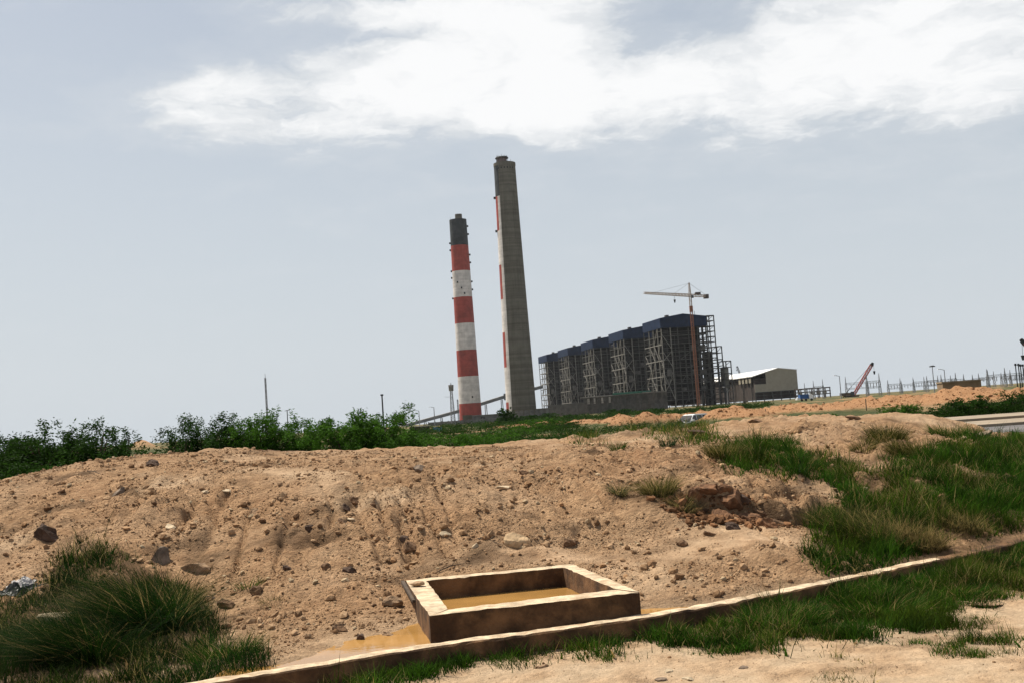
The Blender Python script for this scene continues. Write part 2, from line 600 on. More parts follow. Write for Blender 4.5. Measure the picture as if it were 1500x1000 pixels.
def height(x, y, fine=True):
    x = np.asarray(x, float)
    y = np.asarray(y, float)
    z, k = base_height(x, y)
    near = 1 - k
    # rougher on the tipped earth, calm on the track, the ditch and the washed sand fans
    up = sstep(0.13, 0.36, z)
    washed = np.exp(-(((x - 2.1) / 1.2) ** 2 + ((y - 10.9) / .8) ** 2)) + .8 * np.exp(-(((x - .2) / .8) ** 2 + ((y - 10.5) / .35) ** 2))
    rough = near * (0.12 + 0.88 * up) * (1 - 0.8 * np.clip(washed, 0, 1))
    plate = sstep(1.05, 1.2, z) * sstep(13.5, 15.5, y) * (1 - sstep(.3, 1.5, x))
    rough = rough * (1 - .45 * plate) * (.4 + .75 * sstep(-.25, .35, gnoise(x * .5 + 3, y * .5, 15)))
    z = z + rough * 0.10 * fbm(x, y, 0.55, 3, 3)
    face = near * sstep(.3, .45, z) * (1 - sstep(.95, 1.2, z)) * sstep(10.2, 10.8, y)
    z = z + face * .028 * np.sin(6.283 * (z / .30 + 1.1 * fbm(x, y, .7, 2, 16)))                 # slumped steps
    z = z - face * .075 * np.clip(.16 - np.abs(gnoise(x * 2.3 + .5 * y, y * .35, 18)), 0, 1) * 6 * sstep(-.1, .3, gnoise(x * .7, y * .3, 20))   # runnels
    if fine:
        b1 = np.abs(fbm(x, y, 1.6, 3, 21, .55))
        z = z + rough * 0.10 * (b1 - .3)
        b2 = np.abs(gnoise(x * 7.0, y * 7.0, 41)) + .5 * np.abs(gnoise(x * 15.0, y * 15.0, 43))
        z = z + rough * 0.036 * (0.45 - b2) * (.5 + 1.0 * sstep(-.2, .3, gnoise(x * .9, y * .9, 5)))
        z = z + (near * .006 + rough * .010) * fbm(x, y, 9.0, 2, 77)
        if not _rill_cache:
            for pts, w, d in RILLS_PX:
                _rill_cache.append(([trace(px, py) for px, py in pts], w, d))
        for pts, w, d in _rill_cache:
            xs = [p[0] for p in pts]
            ys = [p[1] for p in pts]
            s = (x > min(xs) - .6) & (x < max(xs) + .6) & (y > min(ys) - .6) & (y < max(ys) + .6)
            if s.any():
                wob = .05 * gnoise(x[s] * 4, y[s] * 4, 9)
                dd, al = poly_dist(x[s] + wob, y[s] - wob, pts)
                prof = np.exp(-(dd / w) ** 2) * np.clip(np.minimum(al, 1 - al) * 6 + .25, 0, 1)
                z[s] -= d * prof * (.6 + .8 * np.abs(gnoise(x[s] * 5, y[s] * 5, 19)))
    # scarp at the back of the gully
    dd, al = poly_dist(x, y, GULLY)
    side = y - np.interp(x, GULLY[:, 0], GULLY[:, 1]) + .10 * gnoise(x * 3, y * 3, 31) + .28 * gnoise(x * 1.1 + 4, y * 1.1, 32)
    z = z + near * .15 * (.6 + .9 * np.abs(gnoise(x * 1.7, y * 1.7, 34))) * sstep(-.09, .09, side) * np.exp(-(np.maximum(side, 0) / .7) ** 2) * sstep(1.55, 1.9, x) * (1 - sstep(3.0, 3.5, x))
    z = z - near * .10 * np.exp(-(np.minimum(side, 0) / .35) ** 2) * (side < .02) * sstep(1.55, 1.9, x) * (1 - sstep(3.0, 3.5, x))
    # the plain, heaped berms, hollow where the car stands
    far = k
    z = z + far * (0.05 * fbm(x, y, 0.05, 3, 61))
    s = (y > 55) & (y < 260)
    if s.any():
        xs, ys = x[s], y[s]
        bx = np.array([b[0] for b in BERM], float)
        yc = np.interp(xs, bx, [b[1] for b in BERM])
        hh = np.interp(xs, bx, [b[2] for b in BERM], left=0.0)
        ww = np.interp(xs, bx, [b[3] for b in BERM])
        q = (ys - yc) / ww
        lump = 0.60 + 0.62 * np.abs(fbm(xs, ys, .16, 3, 71)) + .30 * np.abs(fbm(xs, ys, .6, 2, 72)) + .10 * gnoise(xs * 2.2, ys * 2.2, 73)
        z[s] += hh * np.exp(-(np.abs(q) ** 2.4)) * lump * 1.12 * sstep(-10, 0, xs)
        z[s] -= 1.05 * np.exp(-(((xs - SUV_AT[0]) / 9) ** 2 + ((ys - 113) / 7) ** 2))
        for hx, hy, hw, hh_ in HEAPS:
            z[s] += hh_ * np.exp(-((np.hypot(xs - hx, (ys - hy) * 1.1) / hw) ** 1.6)) * (.8 + .55 * np.abs(fbm(xs, ys, .35, 3, 75)))
    # small bank behind the mound on the left, and the far red bank
    z = z + .62 * np.exp(-(((x + 9.6) / 2.0) ** 2 + ((y - 24.5) / 1.2) ** 2)) * (1 + .3 * gnoise(x * 2, y * 2, 8))
    z = z + 2.9 * np.exp(-(((x + 112) / 3.5) ** 2 + ((y - 330) / 12) ** 2))
    # the basin of the pit and the drain bed stay clear
    return z


def trace(px, py, fine=False, y0=5.0, y1=140.0):
    """where the sight line through a photo pixel meets the ground"""
    d = ray(px, py)
    ys = np.geomspace(y0, y1, 900)
    P = EYE[None, :] + d[None, :] * (ys / d[1])[:, None]
    h = height(P[:, 0], P[:, 1], fine)
    k = np.nonzero(P[:, 2] < h)[0]
    i = k[0] if len(k) else len(ys) - 1
    return np.array([P[i, 0], P[i, 1], h[i]])


GULLY = np.array([(1.3, 12.6), (1.5, 12.35)])
_g = []
for px, py in ((905, 738), (950, 745), (1000, 748), (1060, 752), (1110, 758), (1150, 765)):
    _g.append(at_y(px, py, 11.9 - .35 * (px - 905) / 245)[:2])
GULLY = np.array(_g)

GRASS = {   # outlines traced on the photograph: name -> (polygon, nearest y, farthest y)
    'strip': ([(300, 1012), (520, 968), (700, 938), (1000, 906), (1200, 868), (1345, 838), (1500, 800), (1560, 790), (1560, 850), (1500, 868), (1420, 885),
               (1400, 905), (1230, 930), (1080, 955), (960, 945), (820, 950), (740, 970), (600, 985), (540, 1012)], 6, 13),
    'patch': ([(1290, 915), (1330, 900), (1470, 922), (1500, 945), (1380, 955), (1290, 930)], 6, 12),
    'sprout': ([(1180, 965), (1250, 960), (1330, 1005), (1200, 1005)], 5, 9),
    'bank': ([(1062, 668), (1110, 652), (1180, 662), (1260, 694), (1320, 678), (1380, 655), (1440, 650), (1500, 640), (1600, 640),
              (1600, 740), (1500, 772), (1380, 795), (1330, 818), (1215, 836), (1190, 800), (1185, 760), (1240, 735), (1235, 705), (1130, 690), (1070, 684)], 9.5, 19),
    'left': ([(-120, 850), (0, 880), (60, 870), (110, 800), (180, 806), (250, 860), (300, 900), (310, 950), (390, 962), (340, 1012), (-120, 1060)], 6, 14),
    'crest': ([(830, 641), (850, 628), (960, 612), (1010, 615), (1060, 640), (1030, 655), (980, 640), (930, 638), (860, 645)], 15, 60),
}
GM = dict(GRASS)


def grass_mask(P, name, feather=(0, 0)):
    poly, a, b = GM[name]
    px, py = project(P)
    k = 9.0 / np.maximum(P[:, 1], 5)
    px = px + 26 * k * gnoise(P[:, 0] * 1.4, P[:, 1] * 1.4, 301)
    py = py + 15 * k * gnoise(P[:, 0] * 1.9, P[:, 1] * 1.9, 302) + 6 * k * gnoise(P[:, 0] * 7, P[:, 1] * 7, 303)
    return in_poly(px + feather[0], py + feather[1], poly) & (P[:, 1] > a) & (P[:, 1] < b)


GRID = {}


def build_ground():
    az = np.concatenate([np.linspace(-85, -34, 52)[:-1], np.linspace(-34, 34, 630), np.linspace(34, 85, 52)[1:]])
    az = np.radians(az)
    r = np.concatenate([np.geomspace(1.2, 6.5, 40)[:-1], np.geomspace(6.5, 16, 330)[:-1], np.geomspace(16, 30, 110)[:-1],
                        np.geomspace(30, 66, 50)[:-1], np.geomspace(66, 135, 130)[:-1], np.geomspace(135, 200, 24)[:-1], np.geomspace(200, 4200, 40)])
    A, R_ = np.meshgrid(az, r)
    X, Y = R_ * np.sin(A), R_ * np.cos(A)
    x, y = X.ravel(), Y.ravel()
    z = height(x, y)
    # inside the pit the ground lies deep; between pit and wall lies the wet drain bed
    z[in_poly(x, y, [(p[0], p[1]) for p in (BI[0] * .5 + BO[0] * .5, BI[1] * .5 + BO[1] * .5, BI[2] * .08 + BO[2] * .92, BI[3] * .08 + BO[3] * .92)])] = -0.08
    dw, al = poly_dist(x, y, WALL)
    s = dw < .05
    z[s] = np.minimum(z[s], 0.03)
    # road corridor on the right stays flat
    s = (y > 33) & (y < 62) & (x > 14)
    z[s] = np.minimum(z[s], 0.0)
    V = np.stack([x, y, z], 1)
    nr, na = len(r), len(az)
    GRID.update(az=az, r=r, z=z.reshape(nr, na))
    i = np.arange(nr - 1)[:, None] * na + np.arange(na - 1)[None, :]
    F = np.stack([i, i + 1, i + na + 1, i + na], -1).reshape(-1, 4)[:, ::-1]
    # soil colour: pale washed sand, orange diggings, damp earth and other dark tones
    px, py = project(V)
    n = fbm(x, y, .9, 3, 91)
    pale = np.clip((1 - sstep(.05, .22, z)) * (y < 10.5) * .9, 0, 1)
    pale = np.maximum(pale, .75 * np.exp(-(((x - 2.0) / 1.3) ** 2 + ((y - 10.7) / .8) ** 2)))
    pale = np.maximum(pale, .7 * np.exp(-(((x - .2) / 1.0) ** 2 + ((y - 10.55) / .5) ** 2)))
    pale = np.maximum(pale, .45 * sstep(.0, .5, n) * (y < 26) * sstep(15.5, 18, y))
    pale *= np.clip(.75 + .5 * fbm(x, y, 2.5, 2, 17), 0, 1)
    orange = sstep(50, 75, y) * (y < 300) * sstep(.15, .45, z + .1 * n)
    orange = np.maximum(orange, .75 * np.exp(-(((x - 2.2) / 1.4) ** 2 + ((y - 14.2) / 1.6) ** 2)) * np.clip(.8 + n, 0, 1))
    orange = np.maximum(orange, .25 * (y > 9) * (y < 20) * np.clip(n + .3, 0, 1))
    orange = np.maximum(orange, .9 * np.exp(-(((x + 112) / 12) ** 2 + ((y - 330) / 24) ** 2)))
    dark = np.zeros_like(x)
    gl, _ = poly_dist(x, y, GULLY[1:])
    dark = np.maximum(dark, .75 * np.exp(-((gl - .02) / .22) ** 2) * np.clip(.7 + fbm(x, y, 3.0, 2, 14), 0, 1))  # soil darker in a band along the gully line
    s = (dw < .5) & (y > np.interp(x, WALL[:, 0], WALL[:, 1])) & (z < .16)                 # damp drain bed
    dark[s] = np.maximum(dark[s], .35)
    dark = np.maximum(dark, .55 * np.clip(fbm(x, y, 1.1, 4, 33) - .22, 0, 1) * 2 * (y > 10) * (y < 20))
    pale = np.maximum(pale, .5 * sstep(.25, .7, fbm(x, y, .6, 3, 35)) * (y < 22))
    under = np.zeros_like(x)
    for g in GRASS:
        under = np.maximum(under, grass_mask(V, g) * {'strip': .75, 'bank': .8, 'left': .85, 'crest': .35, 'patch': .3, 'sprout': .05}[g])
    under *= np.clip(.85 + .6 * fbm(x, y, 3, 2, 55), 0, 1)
    dark = np.maximum(dark, under)  # soil darker inside the grass outlines
    plain = sstep(28, 40, y) * (1 - orange)                  # scrubby plain: dull dry ground
    scrub = plain * np.clip(.95 + .9 * fbm(x, y, .06, 3, 23), 0, 1)
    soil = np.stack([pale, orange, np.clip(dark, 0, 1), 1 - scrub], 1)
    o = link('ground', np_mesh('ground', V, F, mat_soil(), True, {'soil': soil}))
    struct(o)
    return o


ground = build_ground()


def height(x, y, fine=True):
    """height of the built ground sheet (bilinear on its own grid), so that things really touch it"""
    x, y = np.asarray(x, float), np.asarray(y, float)
    az, r, Z = GRID['az'], GRID['r'], GRID['z']
    fa = np.clip(np.interp(np.arctan2(x, y), az, np.arange(len(az))), 0, len(az) - 1.001)
    fr = np.clip(np.interp(np.log(np.hypot(x, y) + 1e-6), np.log(r), np.arange(len(r))), 0, len(r) - 1.001)
    i, j = fr.astype(int), fa.astype(int)
    u, v = fr - i, fa - j
    return (Z[i, j] * (1 - v) + Z[i, j + 1] * v) * (1 - u) + (Z[i + 1, j] * (1 - v) + Z[i + 1, j + 1] * v) * u


# ------------------------------------------------------------------ grass helper
BLADE = mat_blade('grass_blade', .42)
LEAF = mat_blade('leaf', .4)


def blades(P, h, wid, lean, leandir, bend, tint, seg=2):
    """triangle blades; P (N,3), h/wid/lean/bend (N,), leandir (N,) angle, tint (N,3). returns V,F,C"""
    n = len(P)
    dx, dy = np.cos(leandir), np.sin(leandir)
    fa = RNG.uniform(0, 6.283, n)
    sx, sy = np.cos(fa), np.sin(fa)
    rows = []
    for k in range(seg + 1):
        f = k / seg
        out = h * (lean * f + bend * f * f)
        up = h * (f * np.sqrt(np.clip(1 - lean ** 2 * .6, .1, 1)) - .55 * np.abs(bend) * f * f)
        c = np.stack([P[:, 0] + dx * out, P[:, 1] + dy * out, P[:, 2] + up], 1)
        w = wid * (1 - f) * .5 * (1.0 if k else .8)
        if k < seg:
            o = np.stack([sx * w, sy * w, np.zeros(n)], 1)
            rows += [c - o, c + o]
        else:
            rows.append(c)
    V = np.stack(rows, 1)
    nv = V.shape[1]
    fs = []
    for k in range(seg - 1):
        a = 2 * k
        fs += [(a, a + 1, a + 3), (a, a + 3, a + 2)]
    a = 2 * (seg - 1)
    fs.append((a, a + 1, a + 2))
    F = (np.arange(n)[:, None, None] * nv + np.array(fs)[None]).reshape(-1, 3)
    C = np.repeat(np.concatenate([tint, np.ones((n, 1))], 1), nv, 0)
    return V.reshape(-1, 3), F, C


def tints(n, base, spread=.25, dry=0.0, drycol=(.30, .22, .09)):
    t = np.array(base)[None] * (1 + RNG.normal(0, spread, (n, 1)))
    t = t * (1 + RNG.normal(0, .08, (n, 3)))
    d = RNG.uniform(0, 1, n) < dry
    t[d] = np.array(drycol)[None] * (1 + RNG.normal(0, .25, (d.sum(), 1)))
    return np.clip(t, .004, .6)


def grass_field(name, label, region, n, hlo, hhi, base, dry, wid=.006, clump=1.2, lo=-.25, drift=None, bendmax=.6):
    poly, y0, y1 = GRASS[region]
    pts = []
    need = n
    C = np.array([at_z(p[0], max(p[1], 585), 0.2)[:2] for p in poly])
    # world bounds from tracing the outline on the ground
    tr = np.array([trace(px, py, y0=4.5)[:2] for px, py in poly])
    lo_b, hi_b = tr.min(0) - .3, tr.max(0) + .3
    hi_b[1] = min(hi_b[1], y1)
    tries = 0
    while need > 0 and tries < 60:
        tries += 1
        q = RNG.uniform(lo_b, hi_b, (60000, 2))
        dens = gnoise(q[:, 0] * clump, q[:, 1] * clump, 101) + .6 * gnoise(q[:, 0] * clump * 3, q[:, 1] * clump * 3, 102)
        q = q[dens > lo + RNG.uniform(-.25, .35, len(q))]
        z = height(q[:, 0], q[:, 1])
        P = np.stack([q[:, 0], q[:, 1], z], 1)
        ok = grass_mask(P, region, (RNG.normal(0, 9, len(P)), RNG.normal(0, 6, len(P))))
        if region in ('strip',):
            wy = np.interp(P[:, 0], WALL[:, 0], WALL[:, 1])
            ok &= P[:, 1] < wy - .12
        if region == 'bank':
            wy = np.interp(P[:, 0], WALL[:, 0], WALL[:, 1])
            ok &= P[:, 1] > wy + .15
        P = P[ok][:need]
        pts.append(P)
        need -= len(P)
    P = np.concatenate(pts)
    n = len(P)
    hm = .45 + .75 * sstep(-.3, .4, gnoise(P[:, 0] * 1.9, P[:, 1] * 1.9, 103)) + .55 * sstep(-.1, .5, gnoise(P[:, 0] * 4.6, P[:, 1] * 4.6, 105))
    h = RNG.uniform(hlo, hhi, n) * hm * (1 + .5 * (RNG.uniform(0, 1, n) < .06))
    ang = RNG.uniform(0, 6.283, n) if drift is None else drift + RNG.normal(0, .8, n)
    dr = np.clip(dry * (1 + 2.5 * gnoise(P[:, 0] * .8, P[:, 1] * .8, 104)), 0, 1)
    t = tints(n, base, .34)
    ol = sstep(-.15, .45, gnoise(P[:, 0] * 1.1 + 9, P[:, 1] * 1.1, 106))[:, None] * .75
    t = t * (1 - ol) + t * np.array([1.75, 1.0, 1.2])[None] * ol
    t *= (.7 + .6 * sstep(-.4, .4, gnoise(P[:, 0] * 3.1, P[:, 1] * 3.1, 107)))[:, None]
    d = RNG.uniform(0, 1, n) < dr
    t[d] = tints(int(d.sum()), (.26, .20, .08), .3)
    P[:, 2] -= .012
    weed = RNG.uniform(0, 1, n) < .10 * (1 + 2 * gnoise(P[:, 0] * 1.3, P[:, 1] * 1.3, 108))       # broad weed leaves among the blades
    h = np.where(weed, h * .55, h)
    t[weed] = t[weed] * np.array([1.25, 1.2, 1.3])
    V, F, C_ = blades(P, h, wid * RNG.uniform(.6, 1.4, n) * np.where(weed, 3.2, 1.0), RNG.uniform(.05, .5, n), ang, RNG.uniform(0, bendmax, n), t)
    o = link(name, np_mesh(name, V, F, BLADE, False, {'tint': C_}))
    return tag(o, label, 'grass', kind='stuff')


def tussock(name, label, group, spot, n, h, radius, base, dry, drift, spread=.9, bend=.7, wid=.007, cat='grass tuft', lean=.55, seg=3):
    """one tuft of long grass with drooping blades"""
    root = np.array(spot, float)
    a = RNG.uniform(0, 6.283, n)
    rr = radius * np.sqrt(RNG.uniform(0, 1, n))
    x, y = root[0] + rr * np.cos(a), root[1] + rr * np.sin(a) * .8
    P = np.stack([x, y, height(x, y) - .02], 1)
    ang = a + RNG.normal(0, .5, n) if drift is None else np.where(RNG.uniform(0, 1, n) < spread, drift + RNG.normal(0, .55, n), a)
    hh = h * RNG.uniform(.45, 1.1, n)
    t = tints(n, base, .3, dry)
    V, F, C_ = blades(P, hh, wid * RNG.uniform(.6, 1.4, n), RNG.uniform(.1, lean + .25, n), ang, RNG.uniform(.1, bend, n), t, seg)
    V = V - root[None]
    o = link(name, np_mesh(name, V, F, BLADE, False, {'tint': C_}))
    o.location = tuple(root)
    return tag(o, label, cat, group)


# ------------------------------------------------------------------ the concrete pit, the drain wall, the water
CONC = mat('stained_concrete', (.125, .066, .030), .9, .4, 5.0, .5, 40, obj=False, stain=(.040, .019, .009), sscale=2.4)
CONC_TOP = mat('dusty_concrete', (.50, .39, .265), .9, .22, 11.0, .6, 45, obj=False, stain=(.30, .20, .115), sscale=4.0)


def rough_wall(name, outline_a, outline_b, z0, z1, parent, nseg, jit=.005, seed=0, cap=.012):
    """straight cast wall between two top edges a (p->q) and b; returns body, and a dusty top course as sub-part"""
    rs = np.random.default_rng(seed)
    (a0, a1), (b0, b1) = outline_a, outline_b
    zs = np.linspace(z0, z1, 5)
    rings = []
    for i in range(nseg + 1):
        f = i / nseg
        pa, pb = a0 + (a1 - a0) * f, b0 + (b1 - b0) * f
        ring = []
        q = np.array([f * 9.0 + seed * 13.7, f * 9.0 + seed * 5.1 + 40])
        ja, jb = gnoise(q, q * 0 + .37, 81) * jit + rs.normal(0, jit * .22, 2)
        za, zb = gnoise(q * 1.7, q * 0 + .71, 82) * jit * 1.1 + rs.normal(0, jit * .25, 2)
        for k, z in enumerate(zs):
            ring.append((pa[0] + ja, pa[1] + ja, z + (za if k == 4 else 0)))
        for k, z in enumerate(zs[::-1]):
            ring.append((pb[0] + jb, pb[1] + jb, z + (zb if k == 0 else 0)))
        rings.append(ring)
    n = len(rings[0])
    mb = MB()
    vs = [v for r in rings for v in r]
    fs, top = [], []
    for i in range(nseg):
        for k in range(n):
            q = (i * n + k, i * n + (k + 1) % n, (i + 1) * n + (k + 1) % n, (i + 1) * n + k)
            (top if k == 4 else fs).append(q[::-1])
    fs.append(tuple(range(n)))
    fs.append(tuple(range(nseg * n, nseg * n + n))[::-1])
    me = bpy.data.meshes.new(name)
    me.from_pydata(vs, [], fs + top)
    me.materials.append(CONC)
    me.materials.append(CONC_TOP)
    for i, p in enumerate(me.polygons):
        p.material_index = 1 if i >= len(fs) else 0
    me.update()
    return link(name, me, parent)


pit_c = sum(BO) / 4
pit = thing('concrete_pit', 'square open concrete pit holding muddy brown water at the foot of the mound', 'pit', (0, 0, 0))
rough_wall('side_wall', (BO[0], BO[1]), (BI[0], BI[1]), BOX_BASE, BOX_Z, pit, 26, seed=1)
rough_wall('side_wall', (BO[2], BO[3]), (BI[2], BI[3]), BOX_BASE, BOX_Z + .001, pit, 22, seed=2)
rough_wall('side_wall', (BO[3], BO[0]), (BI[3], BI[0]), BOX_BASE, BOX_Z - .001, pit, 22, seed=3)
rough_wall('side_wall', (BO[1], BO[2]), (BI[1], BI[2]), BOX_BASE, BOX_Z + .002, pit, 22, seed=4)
for o in pit.children:
    o.location = (0, 0, 0)

drain = thing('drain_wall', 'low concrete drain wall running along the muddy ditch and the grass strip', 'wall', (0, 0, 0))


def drain_wall():
    rs = np.random.default_rng(5)
    P = []
    for a, b in zip(WALL, WALL[1:]):
        k = max(2, int(np.linalg.norm(b - a) / .07))
        for i in range(k):
            P.append(a + (b - a) * i / k)
    P.append(WALL[-1])
    P = np.array(P)
    T = np.gradient(P[:, :2], axis=0)
    T /= np.linalg.norm(T, axis=1)[:, None]
    N = np.stack([-T[:, 1], T[:, 0]], 1)
    w = .072
    prof = [(-w, -.06), (-w, .05), (-w, .11), (-w, WALL_Z - .012), (-w * .85, WALL_Z), (0, WALL_Z + .003), (w * .85, WALL_Z), (w, WALL_Z - .012), (w, .05), (w, -.06)]
    n = len(prof)
    vs, fs, top = [], [], []
    s = np.arange(len(P)) * .07
    edge = .010 * gnoise(s * 1.3, s * 0 + 3.3, 6) + .007 * gnoise(s * 7, s * 0 + 1.1, 7)
    chip = np.where(gnoise(s * 3.1, s * 0 + 8, 9) > .5, .012, 0)
    for i, (p, nn) in enumerate(zip(P, N)):
        for j, (o, z) in enumerate(prof):
            e = edge[i] if o < 0 else -edge[(i * 7) % len(P)]
            zz = z - (.005 if (i % 19 == 0 and 2 < j < 8) else 0) - (.012 * sstep(3.5, 3.9, p[0]) if z > .1 else 0) + (rs.normal(0, .0025) if z > .1 else 0) - (chip[i] if j in (3, 4) else 0)
            vs.append((p[0] + nn[0] * (o + e) + rs.normal(0, .002), p[1] + nn[1] * (o + e), zz))
    for i in range(len(P) - 1):
        for k in range(n - 1):
            q = (i * n + k, i * n + k + 1, (i + 1) * n + k + 1, (i + 1) * n + k)
            (top if k in (4, 5) else fs).append(q)
    fs.append(tuple(range(n))[::-1])
    fs.append(tuple(range((len(P) - 1) * n, len(P) * n)))
    me = bpy.data.meshes.new('wall_run')
    me.from_pydata(vs, [], fs + top)
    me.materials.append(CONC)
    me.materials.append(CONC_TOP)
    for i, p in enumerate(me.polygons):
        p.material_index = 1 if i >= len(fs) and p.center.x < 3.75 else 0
    me.update()
    link('wall_run', me, drain)


drain_wall()


def sheet(name, pts, z, material):
    me = bpy.data.meshes.new(name)
    me.from_pydata([(p[0], p[1], z) for p in pts], [], [tuple(range(len(pts)))])
    me.materials.append(material)
    me.update()
    return struct(link(name, me))


MUD = mat_water('muddy_water', (.36, .195, .060))
mid = lambda a, b: a * .5 + b * .5
sheet('pit_water', [mid(a, b) for a, b in zip(BO, BI)], POOL_Z, MUD)
ditch = [p + np.array([-.03, .02, 0]) for p in WALL[1:9]] + [at_z(*p, DITCH_Z) for p in ((1120, 858), (1010, 868), (940, 880), (800, 870), (640, 900), (560, 890), (430, 935), (320, 985))]
sheet('ditch_water', ditch, DITCH_Z, MUD)

# ------------------------------------------------------------------ road on the far right
def road():
    CR = mat('road_concrete', (.25, .20, .145), .9, .12, .6, .3, 8, obj=False)
    AS = mat('wet_asphalt', (.11, .10, .097), .7, .2, .5, .2, 9, obj=False)
    a, b = at_z(1430, 632, .02), at_z(1600, 618, .02)
    x0, x1 = 14.5, 60
    for nm, y0, y1, h, mt in (('road', 38, 44.5, .012, AS), ('pavement', 44.5, 49.5, .12, CR), ('road_edge', 52, 57.5, .16, CR)):
        mb = MB()
        mb.box((x0 + (y0 - 38) * .12, y0, -.3), (x1, y1, h))
        struct(mb.obj(nm, mt))


road()

# ------------------------------------------------------------------ far plant: materials
STEEL = mat('grey_steel', (.070, .069, .065), .8, .25, .4, spec=.05, obj=False)
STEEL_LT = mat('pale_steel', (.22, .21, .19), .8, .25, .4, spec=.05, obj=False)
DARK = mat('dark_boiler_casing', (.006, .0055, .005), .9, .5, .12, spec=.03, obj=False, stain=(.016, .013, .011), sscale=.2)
BLUE = mat('blue_sheet', (.010, .022, .055), .8, .15, .2, spec=.1, obj=False)
CLAD = mat('beige_sheet', (.30, .27, .21), .7, .05, .3, obj=False)
ROOFW = mat('white_sheet', (.75, .74, .72), .5, .08, .2, obj=False)
CCON = mat('raw_concrete', (.150, .138, .112), .95, .1, .10, spec=.1, obj=False, stain=(.128, .117, .093), sscale=.05, rings=.6)
GREY = mat('grey_block', (.15, .145, .138), .9, .2, .3, obj=False)
RED = mat('red_paint', (.33, .052, .036), .7, .16, .12, obj=False, rings=.25)
WHITE = mat('white_paint', (.66, .61, .57), .7, .12, .12, obj=False, rings=.3)
BLACK = mat('black_paint', (.03, .034, .036), .7, .25, .15, obj=False)
RUST = mat('orange_crane_paint', (.24, .095, .05), .6, .2, .4, obj=False)
CRANEW = mat('crane_white', (.42, .34, .28), .6, .15, .4, obj=False)
REDC = mat('red_crane_paint', (.34, .07, .05), .6, .2, .4, obj=False)
GALV = mat('galvanised_steel', (.23, .23, .235), .5, .2, .5, obj=False)
WOOD = mat('dark_wood', (.07, .05, .035), .9, .3, 6.0)
GREEN_NET = mat('green_net', (.02, .10, .07), .8, .2, .5, obj=False)

UNIT = {}


def unit_bar(material):
    k = material.name
    if k not in UNIT:
        UNIT[k] = MB().box((-.5, -.5, -.5), (.5, .5, .5)).mesh('steel_member', material)
    return UNIT[k]


def frustum_shell(name, r0, r1, z0, z1, a0, a1, n, material, parent, nz=6, flare=None):
    """a ring or arc of chimney wall between two heights"""
    vs, fs = [], []
    full = abs(a1 - a0) > 6.28
    cols = n if full else n + 1
    for j in range(nz + 1):
        z = z0 + (z1 - z0) * j / nz
        for i in range(cols):
            a = a0 + (a1 - a0) * i / n
            r = flare(z) + (r0 if flare else 0) if flare else r0 + (r1 - r0) * j / nz
            vs.append((r * math.cos(a), r * math.sin(a), z))
    for j in range(nz):
        for i in range(n):
            k = (i + 1) % cols if full else i + 1
            fs.append((j * cols + i, j * cols + k, (j + 1) * cols + k, (j + 1) * cols + i))
    me = bpy.data.meshes.new(name)
    me.from_pydata(vs, [], fs)
    me.polygons.foreach_set('use_smooth', [True] * len(me.polygons))
    me.materials.append(material)
    me.update()
    return link(name, me, parent)


